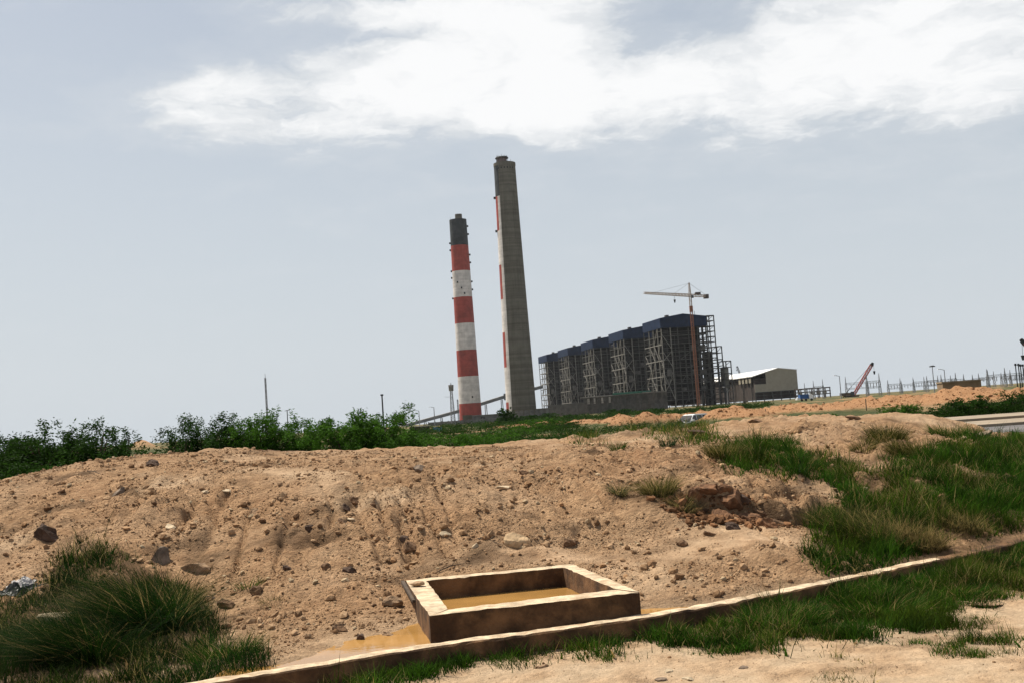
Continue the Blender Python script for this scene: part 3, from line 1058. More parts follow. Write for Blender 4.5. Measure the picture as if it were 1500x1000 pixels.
def chimneys():
    H = 273.0
    # painted one, farther away
    Y = 1475.0
    b = at_y(690, 615, Y)
    t = thing('painted_chimney', 'tall chimney banded black, red and white standing left of the bare concrete one', 'chimney', (b[0], b[1], 0))
    prof = lambda z: 15.2 - 3.6 * (z / H) ** .8
    fr = [0, .09, .222, .351, .482, .612, .742, .869, 1.0]
    mats = [RED, WHITE, RED, WHITE, RED, WHITE, RED, BLACK]
    for i, mt in enumerate(mats):
        frustum_shell('painted_band', 0, 0, fr[i] * H, fr[i + 1] * H, 0, 2 * math.pi, 48, mt, t, 6, prof)
    MB().tube((0, 0, H - 6), (0, 0, H - .5), prof(H) - .8, None, 32).obj('chimney_cap', BLACK, t)
    MB().tube((1.2, 0, H - 1), (1.2, 0, H + 7.5), 4.9, 4.7, 24).obj('flue', CCON, t)
    MB().tube((-9.5, -3, H - 1), (-9.5, -3, H + 4), .25, .1, 6).obj('lightning_rod', GALV, t)
    for z, s in ((.965, 1), (.925, 1), (.885, -1), (.85, -1), (.822, 1), (.783, 1), (.745, -1), (.712, -1), (.688, 1), (.648, 1), (.61, -1)):
        x = s * (prof(z * H) + .6)
        MB().box((x - 1.3, -1.5, z * H - 1.1), (x + 1.3, 1.5, z * H + 1.1)).obj('lamp_platform', BLACK, t)
    for px, z in ((-5.5, .685), (-.5, .655), (3.2, .627), (4.5, .12)):
        r = prof(z * H)
        yy = -math.sqrt(r * r - px * px)
        MB().box((px - .9, yy - .8, z * H - 1.2), (px + .9, yy + .4, z * H + 1.2)).obj('vent_opening', BLACK, t)
    # bare concrete one with only a strip painted so far
    Y = 1183.0
    H = 277.5
    b = at_y(764, 603, Y)
    t = thing('concrete_chimney', 'tallest chimney, bare grey concrete with a half painted strip on one side', 'chimney', (b[0], b[1], 0))
    prof2 = lambda z: 11.7 + 4.6 * max(0.0, 1 - z / H) ** 1.15
    frustum_shell('concrete_shell', 0, 0, 0, H, 0, 2 * math.pi, 64, CCON, t, 30, prof2)
    MB().tube((0, 0, H - 8), (0, 0, H - .3), prof2(H) - .8, None, 32).obj('chimney_cap', CCON, t)
    frustum_shell('rim', .35, 0, H - 3.2, H + .2, 0, 2 * math.pi, 64, CCON, t, 1, prof2)
    for i in range(7):                                        # row of square openings below the rim
        a = rad(-140 + i * 16)
        r = prof2(H - 6)
        o = MB().box((-.6, -.45, -.8), (.6, .35, .8)).obj('opening', BLACK, t)
        o.location = (r * math.cos(a), r * math.sin(a), H - 6.5)
        o.rotation_euler = (0, 0, a + math.pi / 2)
    # paint strip: towards the left of the picture (angle pi)
    a_w0, a_w1 = rad(-128), rad(-262)
    a_r0, a_r1 = rad(-145), rad(-262)
    frac = lambda py: 1 - (py - 240) / 364.0
    zs = [H * frac(p) for p in (243, 288, 337, 386, 435, 482, 531, 580, 604)]
    for i in range(8):
        frustum_shell('painted_band', .06, 0, zs[i + 1], zs[i], a_w0, a_w1, 26, BLACK if i == 0 else WHITE, t, 5, prof2)
        if i in (1, 3, 5, 7):
            frustum_shell('painted_band', .10, 0, zs[i + 1], zs[i], a_r0, a_r1, 20, RED, t, 5, prof2)
    for py in (289, 337):
        z = H * frac(py)
        x = -prof2(z)
        MB().box((x - 2.2, -2.5, z - .8), (x + .6, 1.5, z + 1.2)).obj('painting_cradle', BLACK, t)
    for i in range(9):
        c = MB()
        a = i * .698
        c.bar((-2.5 + 6.6 * math.cos(a), 6.6 * math.sin(a), H), (-2.5 + 5.9 * math.cos(a), 5.6 * math.sin(a), H + 6.5), .45)
        c.obj('frame_post', STEEL, t)
    MB().tube((-2.5, 0, H - .2), (-2.5, 0, H + 6), 5.4, 5.4, 20).obj('flue', mat('dull_pink_liner', (.16, .11, .10), .8, .2, .3, obj=False), t)
    MB().tube((-2.5, 0, H + 6), (-2.5, 0, H + 7.4), 7.4, 6.6, 20).obj('top_platform', STEEL, t)
    for i in range(12):
        r = MB()
        a = i * .5236
        h = random.uniform(1.5, 3.6)
        r.bar((-2.5 + 5.6 * math.cos(a), 5.6 * math.sin(a), H + 7), (-2.5 + 5.7 * math.cos(a), 5.7 * math.sin(a), H + 7 + h), .28)
        r.obj('railing_post', STEEL, t)
    MB().bar((7, -3, H), (7, -3, H + 4), .3).obj('lightning_rod', GALV, t)


chimneys()

# ------------------------------------------------------------------ boiler houses
ROW = np.array([-0.19, 0.982])         # the row of units runs away from us
RZ = math.atan2(0.19, 0.982)           # facade axis


def boiler_house(i):
    w, dep, top, band = 50.0, 60.0, 95.0, 10.5
    names = ['nearest and largest of the five blue roofed boiler houses, tower crane before it',
             'second nearest blue roofed boiler house, behind the crane unit',
             'middle one of the five blue roofed boiler houses in open steel frame',
             'fourth blue roofed boiler house, second farthest along the row',
             'farthest blue roofed boiler house, beside the concrete chimney']
    cx, cy_ = (158.0, 1157.0)
    loc = (cx + ROW[0] * 139 * i, cy_ + ROW[1] * 139 * i, 0)
    t = thing('boiler_house', names[i], 'boiler house', loc, RZ * 1.0, 'row of boiler houses under construction')
    rs = random.Random(50 + i)
    # roof cladding: sheeted band with a low gable
    rf = MB()
    e, rz = .8, 3.6
    z0, z1 = top - band, top
    f = [(-e, -e, z0), (w + e, -e, z0), (w + e, dep + e, z0), (-e, dep + e, z0), (-e, -e, z1), (w + e, -e, z1), (w + e, dep + e, z1), (-e, dep + e, z1),
         (w / 2, -e, z1 + rz), (w / 2, dep + e, z1 + rz)]
    rf.add(f, [(0, 1, 5, 8, 4), (1, 2, 6, 5), (2, 3, 7, 9, 6), (3, 0, 4, 7), (4, 8, 9, 7), (8, 5, 6, 9), (0, 3, 2, 1)])
    roof = rf.obj('roof_cladding', BLUE, t)
    for k in range(6):
        x = 6 + k * 7.5
        rb = MB().box((x - .15, -e - .22, z0), (x + .15, -e - .02, z1 + (rz * (1 - abs(x - w / 2) / (w / 2))) * .85)).obj('sheet_seam', BLUE, roof)
    MB().box((w * .3, dep * .4, z1 + 1), (w * .36, dep * .5, z1 + 5)).obj('roof_vent', STEEL, roof)
    MB().bar((w * .8, 4, z1), (w * .8, 4, z1 + 6), .35).obj('roof_mast', STEEL, roof)
    # boiler inside
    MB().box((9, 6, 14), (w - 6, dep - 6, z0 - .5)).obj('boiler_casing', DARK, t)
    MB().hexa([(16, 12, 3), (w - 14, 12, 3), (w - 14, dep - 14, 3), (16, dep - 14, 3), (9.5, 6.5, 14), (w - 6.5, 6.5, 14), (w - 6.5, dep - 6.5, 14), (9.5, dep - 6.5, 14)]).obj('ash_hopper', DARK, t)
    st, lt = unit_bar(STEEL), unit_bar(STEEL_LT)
    xs = [0, 10, 18, 30, 40, 50]
    ys = [0, 13, 27, 42, 60]
    lev = [8.5 + 8.4 * k for k in range(9)]
    for x in xs:
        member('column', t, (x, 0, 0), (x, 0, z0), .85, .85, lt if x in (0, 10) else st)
        member('column', t, (x, dep, 0), (x, dep, z0), .85, .85, st)
    for y in ys[1:-1]:
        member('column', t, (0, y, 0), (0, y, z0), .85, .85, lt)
        member('column', t, (w, y, 0), (w, y, z0), 1.1, 1.1, st)
    for k, z in enumerate(lev):
        member('girder', t, (0, 0, z), (w, 0, z), .55, .9, st)
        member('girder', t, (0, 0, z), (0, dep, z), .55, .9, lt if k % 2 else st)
        member('girder', t, (w, 0, z), (w, dep, z), .55, .9, st)
        if k % 2:
            member('girder', t, (0, dep, z), (w, dep, z), .55, .9, st)
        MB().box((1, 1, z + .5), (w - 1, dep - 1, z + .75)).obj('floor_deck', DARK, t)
        member('handrail', t, (0.3, -.3, z + 1.9), (w - .3, -.3, z + 1.9), .22, .22, st)
        for q in range(3):
            xa = rs.choice(xs[:-1])
            member('secondary_beam', t, (xa, -.1, z + 1.5 + 2 * q), (min(50, xa + rs.choice((8, 10, 20))), -.1, z + 1.5 + 2 * q), .28, .3, st)
            ya = rs.choice(ys[:-1])
            member('secondary_beam', t, (-.1, ya, z + 1.5 + 2 * q), (-.1, ya + 13, z + 1.5 + 2 * q), .28, .3, rs.choice((st, lt)))
        member('secondary_beam', t, (0, -.05, z + 4.2), (rs.choice((18, 30, 50)), -.05, z + 4.2), .35, .45, st)
    # bracing on the left flank and front bays
    for a, b, zz in ((0, 1, 0), (1, 0, 2), (0, 1, 4), (1, 0, 6), (2, 3, 1), (3, 2, 3), (2, 3, 5), (3, 4, 0), (4, 3, 2), (3, 4, 4), (1, 2, 5), (2, 1, 7)):
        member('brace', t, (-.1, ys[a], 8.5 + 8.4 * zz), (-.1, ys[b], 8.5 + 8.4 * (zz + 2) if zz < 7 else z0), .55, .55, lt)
    for a, b, z_a, z_b in ((0, 10, 78, 62), (0, 10, 60, 43), (10, 0, 60, 50), (0, 10, 36, 8), (10, 0, 34, 18), (0, 5, 18, 26), (10, 5, 40, 26),
                            (18, 24, 26, 34), (24, 30, 34, 26), (30, 40, 26, 34), (18, 30, 0, 17), (40, 30, 50, 42), (40, 50, 17, 34), (30, 18, 58, 50), (40, 50, 59, 67)):
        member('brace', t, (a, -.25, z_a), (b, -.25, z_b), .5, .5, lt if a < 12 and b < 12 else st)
    for k in range(9):
        x = rs.choice((1, 11, 19, 31, 41))
        z = rs.choice(lev[1:7])
        MB().box((x + .8, .6, z + 1), (x + rs.uniform(4, 7), 5.5, z + rs.uniform(4, 6.6))).obj('duct_panel', mat('grey_duct', (.10, .095, .088), .7, .25, .3, obj=False), t)
    MB().box((3.5, -1.2, 34), (8, 1.5, 41)).obj('duct_panel', mat('grey_duct', (.10, .095, .088)), t)
    for x in (5, 14, 24, 35, 45):
        za = rs.choice(lev[:4])
        member('post', t, (x, -.05, za), (x, -.05, rs.choice(lev[5:])), .4, .4, st)
    for k in range(3):
        x = 13 + 12 * k + rs.uniform(-1, 1)
        member('riser_pipe', t, (x, 3.2, 6), (x, 3.2, 60 + 6 * k), .9, .9, st)


for i in range(5):
    boiler_house(i)


def side_tower():
    """open steel frame stepping down on the right of the nearest unit, with its silo"""
    base = np.array((158.0, 1157.0)) + np.array((math.cos(RZ), math.sin(RZ))) * 51.5
    t = thing('steel_stair_tower', 'bare steel frame stepping down on the right of the nearest boiler house', 'steel frame', (base[0], base[1], 0), RZ)
    st, lt = unit_bar(STEEL), unit_bar(STEEL_LT)
    dk = unit_bar(DARK)

    def frame(x0, x1, y0, y1, z1, nl, mat_b=st):
        for x in (x0, x1):
            for y in (y0, y1):
                member('column', t, (x, y, 0), (x, y, z1), .95, .95, st)
        for k in range(1, nl + 1):
            z = z1 * k / nl
            member('girder', t, (x0, y0, z), (x1, y0, z), .55, .7, st)
            member('girder', t, (x0, y1, z), (x1, y1, z), .55, .7, st)
            member('girder', t, (x0, y0, z), (x0, y1, z), .55, .7, st)
            member('girder', t, (x1, y0, z), (x1, y1, z), .55, .7, st)
            member('floor_deck', t, ((x0 + x1) / 2, y0 + 1, z - .2), ((x0 + x1) / 2, y1 - 1, z - .2), (x1 - x0) * .8, .25, dk)
            if k % 2:
                member('brace', t, (x0, y0 - .05, z - z1 / nl), (x1, y0 - .05, z), .45, .45, st)
    frame(0, 8, 0, 14, 95, 17)
    frame(0, 8, 26, 50, 86, 12)
    frame(9, 15, 2, 16, 62, 9)
    frame(15.5, 24, 2, 16, 46, 7)
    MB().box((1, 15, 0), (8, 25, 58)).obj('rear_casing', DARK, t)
    b2 = np.array((158.0, 1157.0)) + np.array((math.cos(RZ), math.sin(RZ))) * 70.0 + ROW * 8.0
    s = thing('fly_ash_silo', 'pale round silo hung in the steel frame beside the nearest boiler house', 'silo', (b2[0], b2[1], 0), RZ)
    SILO = mat('silo_beige', (.17, .165, .14), .7, .1, .4, obj=False)
    MB().tube((0, 0, 17), (0, 0, 39), 4.4, 4.4, 24).obj('silo_barrel', SILO, s, True)
    MB().tube((0, 0, 11), (0, 0, 17), 1.2, 4.4, 24).obj('silo_cone', SILO, s, True)
    for a in range(4):
        ang = .785 + a * 1.571
        member('leg', s, (4.6 * math.cos(ang), 4.6 * math.sin(ang), 0), (4.6 * math.cos(ang), 4.6 * math.sin(ang), 24), .6, .6, st)


side_tower()


def tower_crane():
    b = at_y(1024, 597, 1118)
    t = thing('tower_crane', 'tower crane with orange mast and white jib rising before the nearest boiler house', 'crane', (b[0], b[1], 0), 0)
    HJ = 113.0
    MB().lattice((0, 0, 0), (0, 0, 96), 2.5, 2.4, 36, .40).obj('mast', RUST, t)
    MB().lattice((0, 0, 96), (0, 0, HJ), 2.2, 2.0, 6, .4).obj('mast_head', CRANEW, t)
    MB().box((-1.6, -1.6, 96), (1.6, 1.6, 102)).obj('climbing_cage', mat('crane_brown', (.22, .09, .05), .7, .2, .5, obj=False), t)
    MB().lattice((0, 0, HJ), (0, 0, HJ + 13), 2.0, .8, 5, .45).obj('cat_head', CRANEW, t)
    d = Vector((-.73, -.68, 0)).normalized()
    jt = d * 72
    MB().lattice((jt.x, jt.y, HJ + .6), (0, 0, HJ), 1.6, 2.6, 28, .42).obj('jib', CRANEW, t)
    ct = -d * 29
    MB().lattice((0, 0, HJ), (ct.x, ct.y, HJ), 2.4, 2.0, 10, .42).obj('counter_jib', CRANEW, t)
    MB().box((ct.x * .88 - 1.6, ct.y * .88 - 1.6, HJ - 2.6), (ct.x * .98 + 1.2, ct.y * .98 + 1.2, HJ + 1.6)).obj('counterweight', mat('crane_dark', (.09, .07, .065), .8, .2, .4, obj=False), t)
    MB().box((ct.x * .38 - 1.4, ct.y * .38 - 1.4, HJ + 1), (ct.x * .5 + 1.6, ct.y * .5 + 1.6, HJ + 3.4)).obj('winch', MATS['crane_dark'], t)
    tp = (0, 0, HJ + 12.6)
    for f in (.35, .8):
        MB().bar(tp, (jt.x * f, jt.y * f, HJ + 1.4), .16).obj('tie_rod', STEEL, t)
    MB().bar(tp, (ct.x * .9, ct.y * .9, HJ + 1.2), .16).obj('tie_rod', STEEL, t)
    h = d * 26
    MB().bar((h.x, h.y, HJ - 1), (h.x, h.y, HJ - 5), .15).bar((h.x + .6, h.y, HJ - 1), (h.x + .6, h.y, HJ - 5), .15).obj('hoist_rope', STEEL, t)
    MB().hexa([(h.x - .8, h.y - .5, HJ - 5), (h.x + 1.4, h.y - .5, HJ - 5), (h.x + 1.4, h.y + .5, HJ - 5), (h.x - .8, h.y + .5, HJ - 5),
               (h.x - .1, h.y - .3, HJ - 8.2), (h.x + .7, h.y - .3, HJ - 8.2), (h.x + .7, h.y + .3, HJ - 8.2), (h.x - .1, h.y + .3, HJ - 8.2)]).obj('hook_block', BLACK, t)
    MB().box((1.2, -2.6, HJ - 3), (3.2, -.8, HJ - .3)).obj('cab', mat('crane_glass', (.05, .06, .07), .2, .1, 1, obj=False), t)


tower_crane()


def turbine_hall():
    b = at_y(1107.5, 588, 1172)
    t = thing('turbine_hall', 'long beige gabled turbine hall with white roof right of the boiler houses', 'hall', (b[0], b[1], 0), RZ * .55)
    w, dep, zb, ze = 47.0, 380.0, 10.5, 31.0
    st = unit_bar(STEEL)
    # gable end wall with its cut-away upper corner
    wl = MB()
    x1 = 12.8
    wl.add([(0, 0, zb), (w, 0, zb), (w, 0, ze + 1), (w * .57, 0, ze + 3.9), (x1, 0, ze + .5), (x1, 0, 19), (0, 0, 19)]
           + [(0, .6, zb), (w, .6, zb), (w, .6, ze + 1), (w * .57, .6, ze + 3.9), (x1, .6, ze + .5), (x1, .6, 19), (0, .6, 19)],
           [(0, 1, 2, 3, 4, 5, 6), (13, 12, 11, 10, 9, 8, 7)] + [(i, i + 7, (i + 1) % 7 + 7, (i + 1) % 7) for i in range(7)])
    wl.obj('end_wall', CLAD, t)
    MB().box((w, .05, zb), (w + .5, dep, ze + 1)).obj('side_wall', CLAD, t)
    rf = MB()
    rf.add([(-2, -.6, ze - 3), (w * .57, -.6, ze + 4.3), (w + .8, -.6, ze + 1.2), (w + .8, dep, ze + 1.2), (w * .57, dep, ze + 4.3), (-2, dep, ze - 3),
            (-2, -.6, ze - 3.7), (w * .57, -.6, ze + 3.6), (w + .8, -.6, ze + .5), (w + .8, dep, ze + .5), (w * .57, dep, ze + 3.6), (-2, dep, ze - 3.7)],
           [(0, 1, 4, 5), (1, 2, 3, 4), (6, 11, 10, 7), (7, 10, 9, 8), (0, 6, 7, 1), (1, 7, 8, 2), (5, 4, 10, 11), (4, 3, 9, 10), (0, 5, 11, 6), (2, 8, 9, 3)])
    rf.obj('roof', ROOFW, t)
    MB().box((.8, 3, 2), (w - 1, dep - 3, ze - 6)).obj('inner_bay', mat('hall_dark', (.045, .034, .03), .9, .3, .1, obj=False), t)
    for k in range(6):
        x = w * k / 5
        member('column', t, (x, -.2, 0), (x, -.2, zb), .9, .9, st)
    for z in (3.4, 7.0, 10.2):
        member('beam', t, (-.4, -.3, z), (w + 6, -.3, z), .6, .8, st)
    for k in range(12):
        y = 10 + k * 30
        member('column', t, (-.3, y, 0), (-.3, y, ze - 3.8), .8, .8, st)
    for k, y in enumerate((8, 20, 32, 44)):
        MB().box((-1.2, y, 21), (-.8, y + 7, 27)).obj('wall_panel', CLAD, t)
    MB().add([(w - 2, -1.5, zb), (w + 6, -1.5, zb - .6), (w + 6, 8, zb - .6), (w - 2, 8, zb), (w - 2, -1.5, zb + .5), (w + 6, -1.5, zb - .1), (w + 6, 8, zb - .1), (w - 2, 8, zb + .5)],
             [(0, 3, 2, 1), (4, 5, 6, 7), (0, 1, 5, 4), (1, 2, 6, 5), (2, 3, 7, 6), (3, 0, 4, 7)]).obj('canopy', STEEL, t)
    # open concrete frame to the right
    b = at_y(1172, 588, 1150)
    t = thing('unfinished_building', 'low unfinished concrete frame with open bays right of the turbine hall', 'building frame', (b[0], b[1], 0), RZ * .4)
    cb = unit_bar(mat('frame_brown', (.085, .065, .055), .9, .2, .3, obj=False))
    for y in (0, 14):
        for k in range(6):
            member('column', t, (k * 6.6, y, 0), (k * 6.6, y, 10.6), .9, .9, cb)
        for z in (4.2, 7.2, 10.6):
            member('beam', t, (-.6, y, z), (33.6, y, z), .8, 1.0, cb)
    for k in range(6):
        member('beam', t, (k * 6.6, 0, 10.4), (k * 6.6, 14, 10.4), .7, .8, cb)
    for k in (0, 2, 3, 4):
        MB().box((k * 6.6 + 1, 7, 4.8), (k * 6.6 + 5.6, 7.5, 7)).obj('infill_panel', CLAD, t)


turbine_hall()


def low_buildings():
    # scaffolded block along the foot of the boiler houses
    a, b = at_y(958, 598, 1000), at_y(800, 608, 1090)
    v = np.array(a - b)[:2]
    L = float(np.linalg.norm(v))
    t = thing('scaffolded_block', 'long grey low block wrapped in scaffolding at the foot of the boiler houses', 'building', (b[0], b[1], 0), math.atan2(v[1], v[0]))
    g = mat('weathered_grey', (.085, .078, .07), .9, .35, .12, obj=False, stain=(.05, .043, .038), sscale=.12)
    MB().box((L * .38, 0, 0), (L, 22, 16)).obj('main_wall', g, t)
    MB().box((0, 3, 0), (L * .38, 22, 11.5)).obj('annexe', g, t)
    MB().box((L * .36, -2, 15.6), (L * 1.01, 20, 16.5)).obj('parapet', mat('parapet_grey', (.17, .16, .145), .9, .2, .3, obj=False), t)
    MB().box((L * .66, -2.4, 16.2), (L * .92, 12, 18.0)).obj('netting', GREEN_NET, t)
    for k, px in enumerate((.415, .47, .545, .61)):
        MB().box((L * px, -.6, 9.5), (L * px + 2.4, -.1, 14.8)).obj('pale_shutter', mat('shutter', (.36, .33, .29), .8, .1, .5, obj=False), t)
    st = unit_bar(STEEL)
    for k in range(22):
        x = L * k / 21
        zt = 16.5 if x > L * .37 else 12
        member('scaffold_pole', t, (x + random.uniform(-1, 1), -1.6, 0), (x + random.uniform(-.6, .6), -1.6, zt + random.uniform(-1.5, 1.5)), .28, .28, st)
    for z in (3.5, 7.2, 11):
        member('scaffold_rail', t, (0, -1.7, z), (L, -1.7, z), .25, .25, st)
    # boundary wall and sheds left
    a, b = at_y(628, 626, 640), at_y(770, 612, 600)
    v = (b - a)[:2]
    L = float(np.linalg.norm(v))
    t = thing('boundary_wall', 'long low grey boundary wall before the foot of the painted chimney', 'wall', (a[0], a[1], 0), math.atan2(v[1], v[0]))
    for k in range(14):
        x0 = L * k / 14
        MB().box((x0 + .12, 0, -.4), (x0 + L / 14 - .12, .3, 2.2)).obj('wall_panel', GREY, t)
        MB().box((x0 - .2, -.1, -.4), (x0 + .2, .4, 2.5)).obj('pier', GREY, t)
    b = at_y(692, 617, 760)
    t = thing('grey_shed', 'grey flat roofed shed right of the painted chimney foot', 'shed', (b[0], b[1], 0), .03)
    MB().box((0, 0, 0), (34, 9, 4.6)).obj('wall', GREY, t)
    MB().box((-.5, -.5, 4.6), (34.5, 9.5, 5.1)).obj('roof', mat('shed_roof', (.2, .19, .18), .9, .2, .4, obj=False), t)
    MB().box((6, -.1, .2), (9, .3, 3.6)).obj('door', STEEL, t)
    MB().box((-6.5, -1, 0), (0, 6, 5.6)).obj('pale_annexe', CCON, t)
    b = at_y(758, 604, 900)
    t = thing('flue_gas_shed', 'low dark grey process shed around the foot of the concrete chimney', 'shed', (b[0] - 4, b[1], 0), .02)
    MB().box((0, 0, 0), (30, 14, 7)).obj('wall', GREY, t)
    MB().box((0, -.6, 7), (31, 14.5, 7.6)).obj('roof', CCON, t)
    for k in range(7):
        MB().box((k * 4.4, -.5, 0), (k * 4.4 + .6, -.05, 7)).obj('pier', CCON, t)
    # small things near the scrub on the left of the plant
    b = at_y(641, 632, 210)
    t = thing('blue_water_tank', 'small blue box tank standing in the scrub left of the chimneys', 'tank', (b[0] - .8, b[1], b[2] - .3), 0)
    MB().box((0, 0, 0), (1.6, 1.2, 1.15)).obj('tank_body', mat('tank_blue', (.03, .13, .30), .5, .1, 1, obj=False), t)
    MB().box((-.06, -.06, 1.15), (1.66, 1.26, 1.25)).obj('tank_lid', mat('tank_blue', (.03, .13, .30)), t)
    b = at_y(614, 630, 230)
    t = thing('site_hut', 'small dark site hut with pale roof at the end of the scrub', 'hut', (b[0] - 2, b[1], b[2] - .6), .1)
    MB().box((0, 0, 0), (4.2, 2.5, 1.4)).obj('wall', mat('hut_dark', (.05, .04, .035), .9, .3, 1, obj=False), t)
    MB().box((-.2, -.2, 1.4), (4.4, 2.7, 1.55)).obj('roof', mat('hut_roof', (.4, .36, .3), .8, .1, 1, obj=False), t)
    MB().box((1.5, -.06, 0), (2.2, .05, 1.2)).obj('door', WOOD, t)
    # tan block building beyond the berm on the right
    b = at_y(1382, 575, 130)
    t = thing('tan_block_building', 'plain tan block building peeping over the berm below the switchyard', 'building', (b[0], b[1], 0), -.18)
    tn = mat('tan_block', (.20, .135, .08), .9, .15, .8, obj=False)
    MB().box((0, 0, 0), (4.3, 3.5, 2.25)).obj('wall', tn, t)
    MB().box((-.08, -.08, 2.25), (4.38, 3.58, 2.4)).obj('roof_slab', mat('tan_slab', (.27, .2, .13), .9, .15, .8, obj=False), t)


low_buildings()


def conveyor():
    pts = [at_y(590, 624, 1540), at_y(668, 603, 1535), at_y(741, 580, 1530), at_y(795, 566, 1640)]
    t = thing('conveyor_gallery', 'long inclined grey coal conveyor gallery passing behind the chimneys', 'conveyor', (pts[0][0], pts[0][1], 0))
    o = pts[0] * np.array([1, 1, 0])
    g = mat('conveyor_grey', (.16, .175, .19), .6, .15, .1, obj=False)
    for a, b in zip(pts, pts[1:]):
        p, q = Vector(a - o), Vector(b - o)
        up = Vector((0, 0, 2.1))
        n = Vector((0, 2.2, 0))
        MB().hexa([p - n - up, q - n - up, q + n - up, p + n - up, p - n + up, q - n + up, q + n + up, p + n + up]).obj('gallery', g, t)
        up2 = Vector((0, 0, 2.6))
        MB().hexa([p - n * 1.1 + up, q - n * 1.1 + up, q + n * 1.1 + up, p + n * 1.1 + up, p - n * .6 + up2, q - n * .6 + up2, q + n * .6 + up2, p + n * .6 + up2]).obj('gallery_roof', STEEL_LT, t)
    for px, z in ((622, 0), (646, 0), (712, 0), (736, 0)):
        p = at_y(px, 600, 1533) - o
        zt = float(np.interp(p[0] + o[0], [q[0] for q in pts], [q[2] for q in pts]))
        for dx in (-1.5, 1.5):
            MB().bar((p[0] + dx, p[1], 0), (p[0] + dx * .6, p[1], zt - 2.2), 1.1).obj('trestle_leg', g, t)
    p = pts[2] - o
    MB().box((p[0] - 3, p[1] - 4, p[2] - 5), (p[0] + 5, p[1] + 4, p[2] + 4)).obj('transfer_tower', g, t)


conveyor()


def lattice_mast(name, label, cat, px, py_top, Y, w0, w1, n, t_, mt, group=None):
    b = at_y(px, py_top, Y)
    t = thing(name, label, cat, (b[0], b[1], 0), 0, group)
    MB().lattice((0, 0, 0), (0, 0, b[2]), w0, w1, n, t_).obj('mast', mt, t)
    return t, b[2]


def masts():
    t, h = lattice_mast('radio_mast', 'thin radio mast rising above the left thorn bushes', 'mast', 388.5, 553, 420, .55, .4, 22, .16, GALV)
    MB().bar((0, 0, h), (0, 0, h + 1.6), .14).obj('antenna', GALV, t)
    MB().bar((-2.2, 0, 9), (0, 0, 8.6), .1).obj('side_arm', GALV, t)
    t, h = lattice_mast('telecom_tower', 'lattice telecom tower with round antenna head left of the painted chimney', 'tower', 661, 572, 620, 2.4, 1.0, 14, .28, GALV)
    MB().tube((0, 0, h), (0, 0, h + 3.4), 1.3, 1.5, 12).obj('antenna_head', STEEL_LT, t)
    MB().tube((0, 0, h + 3.4), (0, 0, h + 4.6), .4, .1, 8).obj('antenna', GALV, t)
    MB().bar((-4, 0, 16), (0, 0, 15.6), .14).obj('side_arm', GALV, t)
    MB().lattice((3.2, 0, 0), (3.2, 0, 14), .7, .5, 10, .2).obj('stay_mast', GALV, t)
    b = at_y(559.5, 579, 160)
    t = thing('steel_pole', 'short dark steel pole sticking up behind the middle thorn bushes', 'pole', (b[0], b[1], 0))
    MB().tube((0, 0, 0), (0, 0, b[2]), .13, .10, 8).obj('shaft', STEEL, t)
    MB().box((-.2, -.15, b[2]), (.2, .15, b[2] + .22)).obj('pole_head', BLACK, t)
    b = at_y(420.5, 600, 160)
    t = thing('steel_pole', 'thin short post between the left thorn bushes', 'pole', (b[0], b[1], 0))
    MB().tube((0, 0, 0), (0, 0, b[2]), .08, .06, 8).obj('shaft', STEEL, t)
    MB().bar((-.35, 0, b[2] - .1), (.35, 0, b[2]), .07).obj('cross_arm', STEEL, t)


masts()


def lamp_posts():
    spec = [(594.5, 606, 640, 'leftmost street lamp before the conveyor, just right of the thorn bushes'),
            (613.5, 601, 600, 'second street lamp from the left before the conveyor gallery'),
            (635.5, 596, 560, 'tall street lamp nearest the telecom tower before the conveyor'),
            (1229.5, 550, 500, 'single arm street lamp standing left of the red crawler crane'),
            (1383, 541, 430, 'single arm street lamp rising behind the tan block building')]
    for px, py, Y, lab in spec:
        b = at_y(px, py, Y)
        t = thing('street_lamp', lab, 'lamp', (b[0], b[1], 0), 0, 'street lamps along the plant road')
        r = .11 + Y * .00016
        MB().tube((0, 0, 0), (0, 0, b[2]), r * 1.3, r * .8, 8).obj('pole', GALV, t)
        MB().bar((0, 0, b[2] - .1), (-1.7, 0, b[2] + .35), r).obj('arm', GALV, t)
        MB().hexa([(-2.6, -.22, b[2] + .28), (-1.5, -.22, b[2] + .22), (-1.5, .22, b[2] + .22), (-2.6, .22, b[2] + .28), (-2.4, -.15, b[2] + .52), (-1.6, -.15, b[2] + .48), (-1.6, .15, b[2] + .48), (-2.4, .15, b[2] + .52)]).obj('lamp_head', ROOFW, t)
    b = at_y(1365.5, 536, 480)
    t = thing('high_mast_light', 'high mast floodlight with ring of lamps above the switchyard', 'lamp', (b[0], b[1], 0))
    MB().tube((0, 0, 0), (0, 0, b[2]), .24, .15, 8).obj('pole', GALV, t)
    MB().tube((0, 0, b[2] - .1), (0, 0, b[2] + .35), .8, .8, 12).obj('lamp_ring', GALV, t)
    for k in range(6):
        a = k * 1.047
        MB().box((1.0 * math.cos(a) - .25, 1.0 * math.sin(a) - .25, b[2] - .3), (1.0 * math.cos(a) + .25, 1.0 * math.sin(a) + .25, b[2] + .1)).obj('floodlight', BLACK, t)
    b = at_y(1066, 581, 520)
    t = thing('street_lamp', 'street lamp with bright head against the dark steel frame', 'lamp', (b[0], b[1], 0), 0, 'street lamps along the plant road')
    MB().tube((0, 0, 0), (0, 0, 9), .16, .12, 8).obj('pole', GALV, t)
    MB().bar((0, 0, 8.9), (-1.2, 0, 9.2), .12).obj('arm', GALV, t)
    MB().box((-2.0, -.25, 9.1), (-1.1, .25, 9.35)).obj('lamp_head', ROOFW, t)


lamp_posts()


